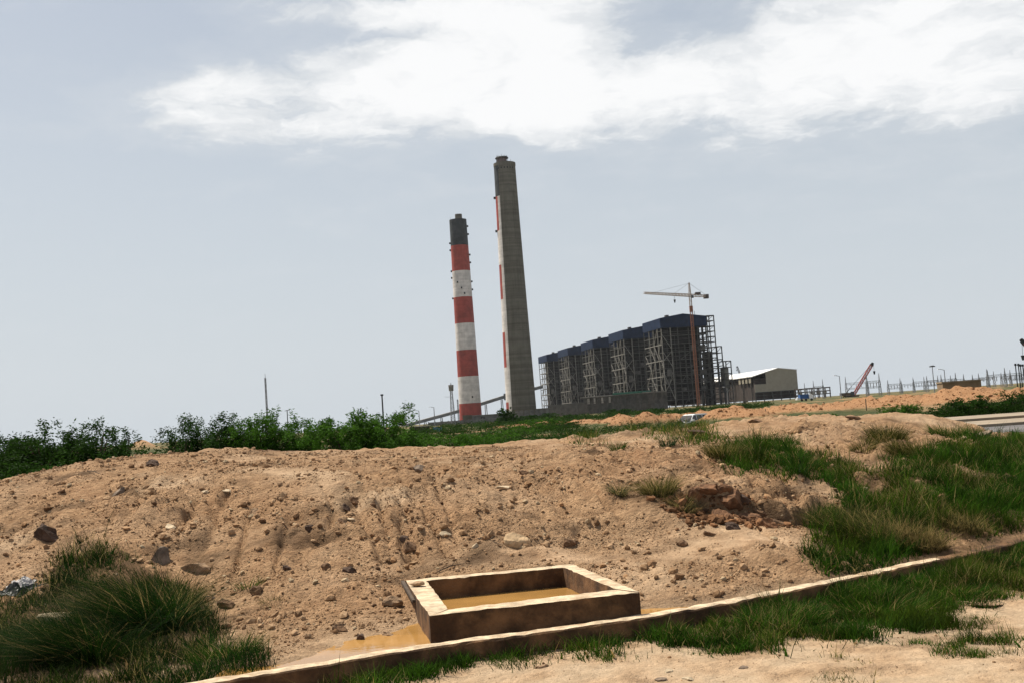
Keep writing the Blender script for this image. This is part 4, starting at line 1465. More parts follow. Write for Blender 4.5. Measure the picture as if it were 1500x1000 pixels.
def switchyard():
    grp = 'lattice gantries of the switchyard'
    # pairs of masts with a beam between: (left px, right px, top of the left mast, top of the right, distance)
    spec = [(1178, 1191, 560, 557, 760), (1191, 1204.5, 557, 554.5, 700), (1238, 1268, 551, 549, 690), (1269, 1287, 548, 546, 560), (1300, 1318, 556, 553, 640),
            (1337, 1353, 552, 551, 720), (1353, 1373, 551, 549, 690), (1357, 1378, 550, 548, 600), (1378, 1399, 548, 545, 560), (1392, 1411, 549, 547, 700),
            (1411, 1424, 549, 550, 660), (1424, 1445, 548, 540, 560), (1433, 1455, 546, 543, 640), (1446, 1471, 541, 538, 520), (1466, 1479, 545, 541, 600), (1471, 1500, 539, 537, 540), (1479, 1515, 543, 540, 640), (1320, 1338, 557, 555, 760)]
    spec = sorted(spec)
    labs = ['leftmost lattice gantry, above the left end of the unfinished building', 'lattice gantry above the right end of the unfinished building', 'lattice gantry just left of the red crane boom',
            'two beam lattice gantry right under the red crane hook', 'first lattice gantry right of the red crane', 'second lattice gantry right of the red crane', 'third lattice gantry right of the red crane',
            'lattice gantry just left of the high mast floodlight', 'lattice gantry straddling the high mast floodlight', 'lattice gantry between the high mast floodlight and the street lamp',
            'lattice gantry behind the left end of the tan block building', 'lattice gantry behind the right end of the tan block building', 'first lattice gantry right of the tan block building', 'second lattice gantry right of the tan block building',
            'tall lattice gantry third right of the tan block building', 'lattice gantry just left of the four dark posts', 'tallest lattice gantry behind the four dark posts', 'rightmost lattice gantry cut by the right edge']
    for lab, (pa, pb, ya, yb, Y) in zip(labs, spec):
        a, b = at_y(pa, ya, Y), at_y(pb, yb, Y)
        t = thing('switchyard_gantry', lab, 'gantry', (a[0], a[1], 0), 0, grp)
        L = b[0] - a[0]
        for x, h in ((0, a[2]), (L, b[2])):
            MB().lattice((x, 0, 0), (x, 0, h * .66), 1.3, .7, 6, .13).obj('mast', GALV, t)
            MB().lattice((x, 0, h * .66), (x, 0, h), .45, .05, 4, .10).obj('lightning_spike', GALV, t)
        z = min(a[2], b[2]) * .64
        MB().lattice((0, 0, z), (L, 0, z), 1.1, 1.1, max(4, int(L / 2.4)), .14).obj('beam', GALV, t)
        if random.random() < .5:
            MB().lattice((0, 0, z * .62), (L, 0, z * .62), .8, .8, max(4, int(L / 2.4)), .12).obj('beam', GALV, t)
        for k in range(3):
            x = L * (k + 1) / 4
            MB().tube((x, 0, z * .55 if k % 2 else z * .7), (x, 0, z - .5), .16, .16, 6).obj('insulator', mat('insulator_brown', (.12, .09, .08), .4, .1, 1, obj=False), t)
    # dark posts with round heads at the right edge
    for i, (px, yt) in enumerate(((1487.2, 532), (1491.5, 532), (1494.5, 533), (1498, 533))):
        b = at_y(px, yt, 150)
        t = thing('insulator_post', ['leftmost', 'second', 'third', 'rightmost'][i] + ' of four dark steel posts with knobbed heads above the berm', 'post', (b[0], b[1], .4), 0, 'dark posts with knobbed heads')
        h = b[2] - .4
        MB().tube((0, 0, 0), (0, 0, h - .3), .085, .07, 8).obj('shaft', BLACK, t)
        MB().tube((0, 0, h - .3), (0, 0, h), .17, .13, 10).obj('post_head', BLACK, t)


switchyard()


def mobile_crane(name, label, foot, tip, Y, hookpx, jm, w=1.5):
    a, b = at_y(*foot, Y), at_y(*tip, Y)
    t = thing(name, label, 'crane', (a[0], a[1], 0))
    p, q = Vector((0, 0, a[2])), Vector((b[0] - a[0], 0, b[2]))
    MB().lattice(p, p.lerp(q, .92), w * .8, w, 22, .26).obj('boom', jm, t)
    MB().lattice(p.lerp(q, .92), q, w, w * .5, 3, .42).obj('boom_head', BLACK, t)
    s = -1 if q.x > 0 else 1
    back = Vector((s * 5.2, 0, p.z + .4))
    MB().box((min(s * 6.5, 1.2 * -s), -1.6, 1.0), (max(s * 6.5, 1.2 * -s), 1.6, 2.7)).obj('upper_body', mat('crane_body', (.10, .075, .06), .7, .2, .5, obj=False), t)
    MB().box((-1.0, -2.2, 1.2), (.9, -1.65, 3.2)).obj('cab', MATS['crane_glass'], t)
    for y in (-2.4, 1.4):
        MB().hexa([(-3.4, y, .05), (3.4, y, .05), (3.4, y + 1, .05), (-3.4, y + 1, .05), (-3.9, y, .95), (3.9, y, .95), (3.9, y + 1, .95), (-3.9, y + 1, .95)]).obj('crawler_track', BLACK, t)
    mt_ = p + Vector((s * 1.5, 0, 9))
    mt_ = Vector((q.x * .38 + s * 3.2, 0, p.z + (q.z - p.z) * .46))
    MB().bar(back, back.lerp(mt_, .62), .5, .3).obj('gantry_strut', BLACK, t)
    MB().bar(back.lerp(mt_, .62), q, .14).obj('pendant_rope', STEEL, t)
    h = at_y(*hookpx, Y) - np.array([a[0], a[1], 0])
    MB().bar((q.x + .3, 0, q.z - .3), (h[0], 0, h[2]), .10).obj('hoist_rope', STEEL, t)
    MB().hexa([(h[0] - .6, -.4, h[2]), (h[0] + .6, -.4, h[2]), (h[0] + .6, .4, h[2]), (h[0] - .6, .4, h[2]), (h[0] - .3, -.2, h[2] - 1.9), (h[0] + .3, -.2, h[2] - 1.9), (h[0] + .3, .2, h[2] - 1.9), (h[0] - .3, .2, h[2] - 1.9)]).obj('hook_block', BLACK, t)
    return t


mobile_crane('crawler_crane', 'crawler crane with raised red lattice boom beyond the orange berm', (1248, 582), (1278.5, 531), 640, (1280.5, 543), REDC)
mobile_crane('crawler_crane', 'crane boom tip with hanging hook at the right edge above the dark posts', (1545, 556), (1495.5, 497), 420, (1498, 520), mat('crane_dark_red', (.12, .05, .045), .7, .2, .5, obj=False), 1.1)
mobile_crane('crawler_crane', 'tiny dark crane boom peeping over the turbine hall roof', (1087, 556), (1079.5, 536), 1700, (1079, 541), BLACK, 2.2)


def fence():
    for i, (px, yt, yb) in enumerate(((1101, 600, 613), (1121.6, 598, 611), (1137.2, 597, 609), (1158.3, 594, 607), (1184, 590, 606), (1208.6, 588, 606), (1238.8, 586, 604), (1269.6, 583, 603))):
        H_ = 1.25
        Y = min(115, FPX * H_ / (yb - yt))
        b = at_y(px, yb, Y)
        z = float(height(np.array([b[0]]), np.array([b[1]]))[0])
        names = ['leftmost', 'second', 'third', 'fourth', 'fifth', 'thickest', 'seventh', 'rightmost']
        top = at_y(px, yt, Y)[2]
        t = thing('fence_post', names[i] + ' dark wooden fence post in the row before the orange berm', 'post', (b[0], b[1], min(z, b[2]) - .1), 0, 'wooden fence posts')
        h = top - min(z, b[2]) + .1
        r = .07 if i == 5 else .045
        MB().tube((0, 0, 0), (random.uniform(-.04, .04), 0, h), r * 1.15, r * .85, 8).obj('post', WOOD, t)
        MB().bar((-.05, -.07, h - .3), (.06, -.07, h - .18), .03).obj('wire_staple', STEEL, t)


fence()


def suv():
    """white car standing in the hollow, nose towards the lower left"""
    z = SUV_AT[2] - 1.72
    t = thing('white_car', 'white off road car half hidden by scrub before the boiler houses', 'car', (SUV_AT[0], 116.0, z), rad(222))
    WH = mat('car_white', (.75, .75, .74), .3, .03, 1.0, spec=.5)
    GL = mat('car_glass', (.012, .012, .014), .08, .1, 1.0, spec=.6)
    TY = mat('tyre_rubber', (.02, .02, .02), .9, .2, 5)
    L, W_ = 2.15, .88
    # side profile extruded with tumblehome
    prof = [(-2.1, .42, 1), (-2.12, .95, 1), (-2.05, 1.05, .98), (2.0, .98, .97), (2.12, .72, 1), (2.1, .42, 1)]
    v, f = [], []
    for s in (-1, 1):
        v += [(x, s * W_ * k, zz) for x, zz, k in prof]
    n = len(prof)
    f = [tuple(range(n)), tuple(range(n, 2 * n))[::-1]] + [(i, i + n, (i + 1) % n + n, (i + 1) % n) for i in range(n)]
    body = MB().add(v, f).obj('body', WH, t)
    cab = [(-2.0, 1.03, .96), (-1.9, 1.66, .80), (-1.6, 1.72, .78), (.15, 1.72, .78), (.55, 1.62, .80), (1.15, 1.02, .95)]
    v = []
    for s in (-1, 1):
        v += [(x, s * W_ * k, zz) for x, zz, k in cab]
    n = len(cab)
    f = [tuple(range(n)), tuple(range(n, 2 * n))[::-1]] + [(i, i + n, (i + 1) % n + n, (i + 1) % n) for i in range(n)]
    MB().add(v, f).obj('cabin', WH, t)
    for s in (-1, 1):
        for x0, x1, x2, x3 in ((-1.86, -.95, -.95, -1.78), (-.85, .0, .0, -.85), (.1, .92, .45, .1)):
            y0, y1 = s * (W_ * .955 + .012), s * (W_ * .80 + .02)
            MB().hexa([(x0, y0 - s * .03, 1.08), (x1, y0 - s * .03, 1.08), (x1, y0, 1.08), (x0, y0, 1.08), (x3, y1 - s * .03, 1.6), (x2, y1 - s * .03, 1.6), (x2, y1, 1.6), (x3, y1, 1.6)]).obj('side_window', GL, t)
        for x in (-1.35, 1.4):
            w = MB().tube((x, s * (W_ - .22), .36), (x, s * (W_ + .02), .36), .36, .36, 20).obj('wheel', TY, t)
            MB().tube((x, s * (W_ + .021), .36), (x, s * (W_ + .035), .36), .2, .18, 14).obj('hub_cap', GALV, w)
        MB().box((2.08, s * .72 - .14, .72), (2.15, s * .72 + .14, .88)).obj('headlight', ROOFW, t)
        MB().box((.82, s * 1.0 - .1, 1.06), (1.0, s * 1.0 + .1, 1.22)).obj('wing_mirror', WH, t)
    MB().hexa([(1.18, -.78, 1.06), (1.18, .78, 1.06), (1.21, .78, 1.07), (1.21, -.78, 1.07), (.57, -.66, 1.62), (.57, .66, 1.62), (.60, .66, 1.63), (.60, -.66, 1.63)]).obj('windscreen', GL, t)
    MB().box((2.07, -.5, .5), (2.14, .5, .7)).obj('grille', BLACK, t)
    MB().box((-1.5, -.62, 1.74), (-.1, -.58, 1.79)).obj('roof_rail', BLACK, t)
    # blue and white lorry far back near the unfinished frame
    b = at_y(1182, 587, 420)
    t = thing('blue_lorry', 'blue and white lorry parked below the unfinished concrete frame', 'lorry', (b[0] - 2.4, b[1], .3), .1)
    BL = mat('lorry_blue', (.03, .09, .24), .5, .1, 1, obj=False)
    MB().box((0, 0, .9), (3.4, 2.2, 2.6)).obj('load_bed', BL, t)
    MB().hexa([(3.5, 0, .7), (5.2, 0, .7), (5.2, 2.2, .7), (3.5, 2.2, .7), (3.5, 0, 2.5), (4.8, 0, 2.5), (4.8, 2.2, 2.5), (3.5, 2.2, 2.5)]).obj('cab', ROOFW, t)
    MB().box((-1.2, 0, .6), (-.05, 2.2, 1.3)).obj('tailboard', ROOFW, t)
    for x in (.6, 2.2, 4.4):
        MB().tube((x, -.1, .45), (x, .25, .45), .45, .45, 14).obj('wheel', TY, t)


suv()

# ------------------------------------------------------------------ thorn bushes and shrubs
BARK = mat('bark', (.09, .065, .045), .95, .3, 8.0)


def bush(name, label, cat, group, px, py_top, Y, w, base, nleaf, sprays=26, z0=None, leaf=.13, wispy=.35, seed=0, flat=False):
    """thorn bush: arching limbs from a low trunk, feathery leaf sprays set along twigs"""
    rs = np.random.default_rng(1000 + seed)
    top = at_y(px, py_top, Y)
    zg = float(height(np.array([top[0]]), np.array([Y]))[0]) if z0 is None else z0
    H_ = max(.3, top[2] - zg)
    t = thing(name, label, cat, (top[0], Y, zg), 0, group)
    tr = MB()
    limbs = []
    for k in range(sprays):
        a = rs.uniform(0, 6.283)
        reach = w * .5 * rs.uniform(.25, 1.0)
        hh = H_ * rs.uniform(.6, 1.12) * (1 - .30 * (reach / (w * .5)) ** 2)
        p0 = Vector((rs.normal(0, w * .04), rs.normal(0, w * .04), -.05))
        p1 = Vector((math.cos(a) * reach * .35, math.sin(a) * reach * .35, hh * .62))
        p2 = Vector((math.cos(a) * reach * .8, math.sin(a) * reach * .8, hh))
        p3 = Vector((math.cos(a) * reach * 1.12, math.sin(a) * reach * 1.12, hh * rs.uniform(.72, 1.0)))
        limbs.append((p0, p1, p2, p3))
        r = .012 * H_ + .004
        if k < 14:
            tr.tube(p0, p1, r * 1.6, r, 5, False)
            tr.tube(p1, p1.lerp(p2, .6), r, r * .5, 5, False)
    tr.obj('trunk', BARK, t)
    # leaves: clustered round points along the limbs
    n = nleaf
    li = rs.integers(0, sprays, n)
    f = rs.uniform(0, 1, n) ** .42
    B = np.array([[list(p) for p in l] for l in limbs])[li]
    ff = f[:, None]
    C = (1 - ff) ** 3 * B[:, 0] + 3 * (1 - ff) ** 2 * ff * B[:, 1] + 3 * (1 - ff) * ff ** 2 * B[:, 2] + ff ** 3 * B[:, 3]
    q = np.round(f * 7) + li * 11                              # each twig cluster gets its own offset and shade
    uq, inv = np.unique(q, return_inverse=True)
    off = rs.normal(0, 1, (len(uq), 3)) * np.array([.17 * w * .5, .17 * w * .5, .06 * H_])
    C = C + off[inv] * rs.uniform(.6, 1, (n, 1)) + rs.normal(0, 1, (n, 3)) * np.array([.05 * w * .5, .05 * w * .5, .035 * H_])
    low = rs.uniform(0, 1, n) < .50                            # skirt of foliage near the ground
    ang = rs.uniform(0, 6.283, n)
    rr = w * .5 * np.sqrt(rs.uniform(0, 1, n))
    sk = np.stack([np.cos(ang) * rr, np.sin(ang) * rr, H_ * (1 - wispy) * rs.uniform(0, 1, n) * (1 - .55 * (rr / (w * .5)) ** 2) * (.75 + .5 * gnoise(np.cos(ang) * rr * 2 + seed, np.sin(ang) * rr * 2, 5))], 1)
    C[low] = sk[low]
    C[:, 2] = np.maximum(C[:, 2], .02)
    d1 = rs.normal(0, 1, (n, 3))
    d1[:, 2] = d1[:, 2] * .5 - .15
    d1 /= np.linalg.norm(d1, axis=1)[:, None]
    d2 = np.cross(d1, rs.normal(0, 1, (n, 3)))
    d2 /= np.linalg.norm(d2, axis=1)[:, None] + 1e-9
    l = leaf * rs.uniform(.5, 1.3, n)[:, None]
    V = np.stack([C - d1 * l * .5, C + d2 * l * .17, C + d1 * l * .5, C - d2 * l * .17], 1).reshape(-1, 3)
    F = np.arange(4 * n).reshape(-1, 4)
    tone = rs.uniform(.65, 1.25, len(uq))[inv]
    col = np.array(base)[None] * tone[:, None] * (1 + rs.normal(0, .15, (n, 1)))
    col = np.clip(col, .004, .5)
    Cc = np.repeat(np.concatenate([col, np.ones((n, 1))], 1), 4, 0)
    link('crown', np_mesh('crown', V, F, LEAF, False, {'tint': Cc}), t)
    return t


G_D, G_M, G_L = (.022, .055, .008), (.052, .125, .013), (.06, .12, .015)
spec = [  # px, top y, distance, width, colour, leaves, label
    (-10, 618, 36, 3.6, G_D, 17000, 'dark thorn bush cut by the left edge of the picture'),
    (62, 617, 35, 3.4, G_D, 17000, 'dark flat topped thorn bush second from the left edge'),
    (140, 616, 36, 3.2, G_D, 17000, 'dark thorn bush with a twig reaching up, right in the left clump'),
    (182, 632, 38, 2.0, G_D, 6000, 'lower dark thorn bush ending the left clump beside the gap'),
    (20, 655, 27, 2.8, G_D, 8000, 'low dark bush at the left edge in front of the thorn trees'),
    (300, 606, 45, 3.6, G_D, 17000, 'rounded dark thorn bush just right of the gap'),
    (262, 628, 44, 2.2, G_D, 5000, 'small dark shoulder bush right beside the gap'),
    (385, 598, 45, 3.0, G_M, 17000, 'tallest green thorn bush below the radio mast'),
    (345, 612, 46, 2.6, G_D, 7000, 'dark thorn bush between the rounded one and the tallest one'),
    (440, 620, 45, 3.0, G_M, 17000, 'loose green thorn bush right of the tallest one'),
    (505, 603, 42, 3.2, G_M, 17000, 'wispy thorn bush with arching twigs left of the steel pole'),
    (560, 597, 42, 3.2, G_M, 17000, 'wispy thorn bush with arching twigs in front of the steel pole'),
    (592, 622, 44, 1.8, G_M, 5000, 'low green bush ending the middle clump towards the conveyor')]
for i, (px, py, Y, w, c, nl, lab) in enumerate(spec):
    bush('thorn_bush', lab, 'bush', 'thorn bushes behind the mound', px, py, Y, w, c, nl, 38, 0.0, .125, .30 if i > 8 else .12, i)

low_spec = [(620, 634, 50, 3.0, G_M, 4000), (655, 636, 52, 3.0, G_M, 4000), (690, 633, 60, 3.4, G_M, 4000), (722, 628, 66, 3.4, G_M, 4000), (742, 597, 330, 7, G_D, 3500), (755, 620, 80, 4.0, G_M, 4000),
            (790, 612, 120, 5, G_M, 3500), (800, 604, 480, 12, G_D, 3000), (838, 606, 300, 9, G_D, 3000), (820, 616, 130, 5, G_D, 3000), (905, 598, 420, 10, G_D, 3500), (930, 601, 380, 10, G_D, 3000), (958, 597, 420, 9, G_D, 3000), (1045, 598, 400, 6, G_D, 2500), (770, 607, 400, 9, G_D, 3000)]
low_lab = ['low green bush right of the middle clump, nearest the small site hut', 'low green bush below the telecom tower', 'low green bush below the painted chimney foot', 'green bush between the two chimneys', 'dark palm like tree at the left foot of the concrete chimney',
           'green bush in front of the concrete chimney', 'green bush at the right of the concrete chimney foot', 'dark tree before the farthest boiler house', 'dark round tree before the fourth boiler house', 'dark low bush beside the start of the orange berm',
           'spiky dark tree before the scaffolded block', 'dark bush right of the spiky tree', 'dark tree at the right end of the scaffolded block', 'dark bush right behind the white car', 'dark tree hugging the right foot of the concrete chimney']
for i, (px, py, Y, w, c, nl) in enumerate(low_spec):
    bush('scrub_bush', low_lab[i], 'bush', 'scrub before the power plant', px, py, Y, w, c, nl, 18, 0.0 if Y > 40 else None, .14 * max(1, Y / 80), .25, 40 + i)
for i, (px, py, Y, w, lab) in enumerate(((1385, 588, 62, 3.0, 'leftmost dark shrub on the berm slope above the road'), (1415, 584, 62, 2.6, 'second dark shrub from the left above the road'), (1447, 580, 62, 3.0, 'third dark shrub from the left above the road'),
                                          (1478, 574, 62, 3.4, 'large dark shrub above the road near the right edge'), (1512, 573, 62, 3.2, 'dark shrub cut by the right edge above the road'), (1308, 591, 72, 2.4, 'small olive shrub at the foot of the orange berm'), (1332, 589, 70, 1.6, 'tiny olive shrub right of the small one at the berm foot'))):
    bush('low_shrub', lab, 'shrub', 'shrubs on the berm slope', px, py, Y, w, G_D if i < 5 else G_M, 4500 if i < 5 else 2200, 18, .05, .13, .15, 70 + i)

# ------------------------------------------------------------------ grass
g_grn, g_drk, g_olv = (.029, .073, .006), (.012, .033, .004), (.052, .058, .011)
grass_field('grass', 'short green grass strip along the near side of the drain wall', 'strip', 60000, .05, .15, g_grn, .07, .008, 1.6, -.8)
grass_field('grass', 'thin grass patch growing out on the sandy track', 'patch', 3500, .04, .11, g_grn, .12, .006, 2.2, .0)
grass_field('grass', 'few grass sprouts on the bare sandy track', 'sprout', 350, .03, .08, (.06, .09, .02), .2, .005, 2.5, .15)
grass_field('grass', 'thick green grass covering the right bank', 'bank', 80000, .07, .22, g_grn, .09, .010, 1.3, -.45)
grass_field('grass', 'dark green grass in the lower left corner around the tussock', 'left', 26000, .06, .20, g_drk, .12, .007, 1.4, -.35)
grass_field('grass', 'green grass along the crest before the earth berm', 'crest', 12000, .08, .24, (.045, .085, .010), .2, .014, .8, -.1)



def scrub_cover():
    """low scrub over the plain between the mound and the plant: leaf clumps nobody could count"""
    rs = np.random.default_rng(404)
    n = 2600
    Y = 38 * (420 / 38.0) ** rs.uniform(0, 1, n)
    px = rs.uniform(560, 1010, n)
    far = Y > 150
    px[far] = rs.uniform(600, 1120, far.sum())
    X = (px - 750) / FPX * Y
    k = (gnoise(X * .11, Y * .05, 7) + .5 * gnoise(X * .4, Y * .2, 8) > -.15)
    k &= ~((Y < 200) & (px > 830) & (Y > 90))
    X, Y = X[k], Y[k]
    xs = rs.uniform(1085, 1215, 260)                       # bright strip at the foot of the berm
    Y2 = rs.uniform(78, 92, 260)
    X, Y = np.concatenate([X, (xs - 750) / FPX * Y2]), np.concatenate([Y, Y2])
    n = len(X)
    bright = np.arange(n) >= n - 260
    zg = height(X, Y)
    H_ = rs.uniform(.25, .8, n) * (1 + Y / 260)
    H_[bright] = rs.uniform(.15, .3, 260)
    m_ = 42
    ang, q = rs.uniform(0, 6.283, (n, m_)), np.sqrt(rs.uniform(0, 1, (n, m_)))
    R_ = (H_ * rs.uniform(.7, 1.6, n))[:, None]
    C = np.stack([X[:, None] + np.cos(ang) * q * R_, Y[:, None] + np.sin(ang) * q * R_, zg[:, None] + H_[:, None] * rs.uniform(0, 1, (n, m_)) * (1 - .7 * q ** 2)], -1).reshape(-1, 3)
    lf = np.repeat(.10 * np.maximum(1, Y / 60) ** .8, m_) * rs.uniform(.6, 1.3, n * m_)
    d1 = rs.normal(0, 1, (len(C), 3))
    d1 /= np.linalg.norm(d1, axis=1)[:, None]
    d2 = np.cross(d1, rs.normal(0, 1, (len(C), 3)))
    d2 /= np.linalg.norm(d2, axis=1)[:, None] + 1e-9
    V = np.stack([C - d1 * lf[:, None], C + d2 * lf[:, None] * .4, C + d1 * lf[:, None]], 1).reshape(-1, 3)
    F = np.arange(len(V)).reshape(-1, 3)
    base = np.where(bright[:, None], np.array([[.05, .10, .008]]), np.array([[.022, .05, .008]])) * rs.uniform(.5, 1.6, (n, 1))
    col = np.repeat(np.repeat(base, m_, 0), 3, 0)
    o = link('scrub', np_mesh('scrub', V, F, LEAF, False, {'tint': np.concatenate([col, np.ones((len(col), 1))], 1)}))
    tag(o, 'low green scrub covering the plain before the power plant', 'scrub', kind='stuff')


scrub_cover()

TG = 'grass tufts around the mound'
sp = lambda px, py: trace(px, py, True)
tuss = [((222, 925), 4200, .80, .26, g_drk, .10, rad(200), 'largest tussock of long drooping grass, in the lower left corner', .75, 1.15),
        ((135, 965), 2400, .62, .26, g_drk, .08, rad(200), 'dark drooping tussock at the bottom left below the largest one', .8, .9),
        ((60, 950), 1200, .36, .25, g_drk, .08, rad(190), 'dark tussock at the left edge below the plastic rubbish', .8, .8),
        ((270, 890), 500, .30, .12, g_olv, .45, None, 'thin dry brown tuft on the right of the largest tussock', .6, .4),
        ((330, 960), 700, .22, .25, g_grn, .25, None, 'ragged green tuft near the left end of the ditch', .6, .5),
        ((365, 860), 120, .16, .10, g_grn, .2, None, 'few thin green blades on the bare slope left of the pit', .6, .5),
        ((400, 885), 70, .12, .10, g_olv, .3, None, 'sparse little tuft on the slope right of the thin blades', .6, .5),
        ((907, 725), 260, .22, .06, (.075, .085, .035), .35, None, 'small pale green drooping tuft left of the gully', .5, .95),
        ((965, 722), 900, .30, .16, g_olv, .40, None, 'large olive brown tuft overhanging the gully', .7, .6),
        ((1000, 742), 420, .22, .10, (.05, .055, .018), .45, None, 'dark fan shaped tuft in the gully hollow', .6, .9),
        ((1060, 668), 900, .34, .18, g_olv, .25, None, 'bushy olive tuft above the gully left of the green bank', .6, .5),
        ((905, 660), 160, .22, .10, g_grn, .1, None, 'small green sprig on the plateau left of the tufts', .5, .4),
        ((978, 652), 160, .26, .10, (.025, .05, .02), .05, None, 'small dark green plant on the plateau above the gully', .5, .4),
        ((1265, 660), 300, .26, .14, g_olv, .3, None, 'olive tuft on the left rim of the right bank', .6, .6),
        ((1340, 665), 1500, .36, .30, g_olv, .22, rad(210), 'wide olive tussock hanging on the upper right bank', .7, .9),
        ((1300, 640), 900, .32, .25, g_olv, .2, None, 'upright olive tussock below the crest of the right bank', .6, .5),
        ((1390, 640), 700, .30, .25, g_grn, .15, None, 'green tussock on the crest of the right bank near the road', .6, .6),
        ((1235, 770), 1500, .30, .30, (.05, .062, .016), .25, rad(215), 'olive tussock at the left edge of the right bank beside the sand', .7, .9),
        ((1290, 785), 1800, .34, .34, (.05, .06, .018), .40, rad(235), 'large half dry tussock in the middle of the right bank', .8, .95),
        ((1345, 795), 1400, .32, .26, (.07, .062, .022), .65, rad(250), 'dry straw coloured tussock drooping over the drain wall', .8, .95),
        ((1410, 772), 1000, .30, .24, (.06, .062, .02), .5, rad(240), 'half dry tussock right of the straw coloured one', .7, .95),
        ((1240, 830), 900, .22, .3, g_drk, .1, rad(230), 'dark tussock at the foot of the right bank by the wall', .7, .8),
        ((1450, 730), 900, .28, .3, g_grn, .2, None, 'green tussock in the lower right bank near the right edge', .6, .7),
        ((1150, 905), 1300, .20, .30, g_grn, .1, None, 'bushy green tuft in the strip left of the tallest strip tuft', .6, .7),
        ((1290, 895), 1700, .24, .32, g_grn, .12, None, 'tallest bushy tuft of the near grass strip', .6, .7),
        ((1400, 870), 900, .18, .26, g_grn, .1, None, 'bushy tuft of the near strip close to the right edge', .6, .7),
        ((860, 940), 600, .15, .22, g_grn, .1, None, 'small bushy tuft in the strip in front of the pit', .6, .7)]
for (px, py), n, h, r, c, dry, dr, lab, ln, bd in tuss:
    tussock('grass_tussock', lab, TG, sp(px, py), n, h, r, c, dry, dr, .8, bd, .0065 if py > 720 else .008, lean=ln)

# ------------------------------------------------------------------ stones, clods, rubbish
STONES = {'grey': mat('grey_stone', (.165, .12, .085), .9, .3, 9, .6, 30), 'pale': mat('pale_limestone', (.42, .33, .22), .9, .2, 9, .6, 30),
          'ochre': mat('ochre_slab', (.46, .32, .185), .9, .2, 9, .6, 30), 'brown': mat('brown_clod', (.15, .085, .045), .95, .3, 9, .9, 40), 'dark': mat('dark_clod', (.075, .045, .03), .95, .3, 9, .9, 40),
          'red': mat('red_clod', (.17, .085, .042), .95, .35, 9, .9, 30), 'sand': mat('sand_clod', (.28, .18, .105), .95, .25, 9, .9, 40)}


def ico(sub):
    import bmesh
    bm = bmesh.new()
    bmesh.ops.create_icosphere(bm, subdivisions=sub, radius=1.0)
    V = np.array([v.co[:] for v in bm.verts])
    F = np.array([[v.index for v in f.verts] for f in bm.faces])
    bm.free()
    return V, F


I1, I2, I3 = ico(1), ico(2), ico(3)


def rock_mesh(name, rs, dims, mt, sub=I3, cuts=7, rough=.10):
    V, F = sub
    V = V.copy()
    for _ in range(cuts):                                    # knock flat facets off the ball
        nrm = rs.normal(0, 1, 3)
        nrm /= np.linalg.norm(nrm)
        lim = rs.uniform(.45, .85)
        d = V @ nrm
        k = d > lim
        V[k] -= np.outer(d[k] - lim, nrm)
    s = rs.uniform(0, 100)
    V *= 1 + rough * (gnoise(V[:, 0] * 2 + s, V[:, 1] * 2 + V[:, 2] * 1.7, 3) + .5 * gnoise(V[:, 0] * 5 + s, V[:, 1] * 5 - V[:, 2] * 4, 4))[:, None]
    V *= np.array(dims)[None]
    return np_mesh(name, V, F, mt, False)


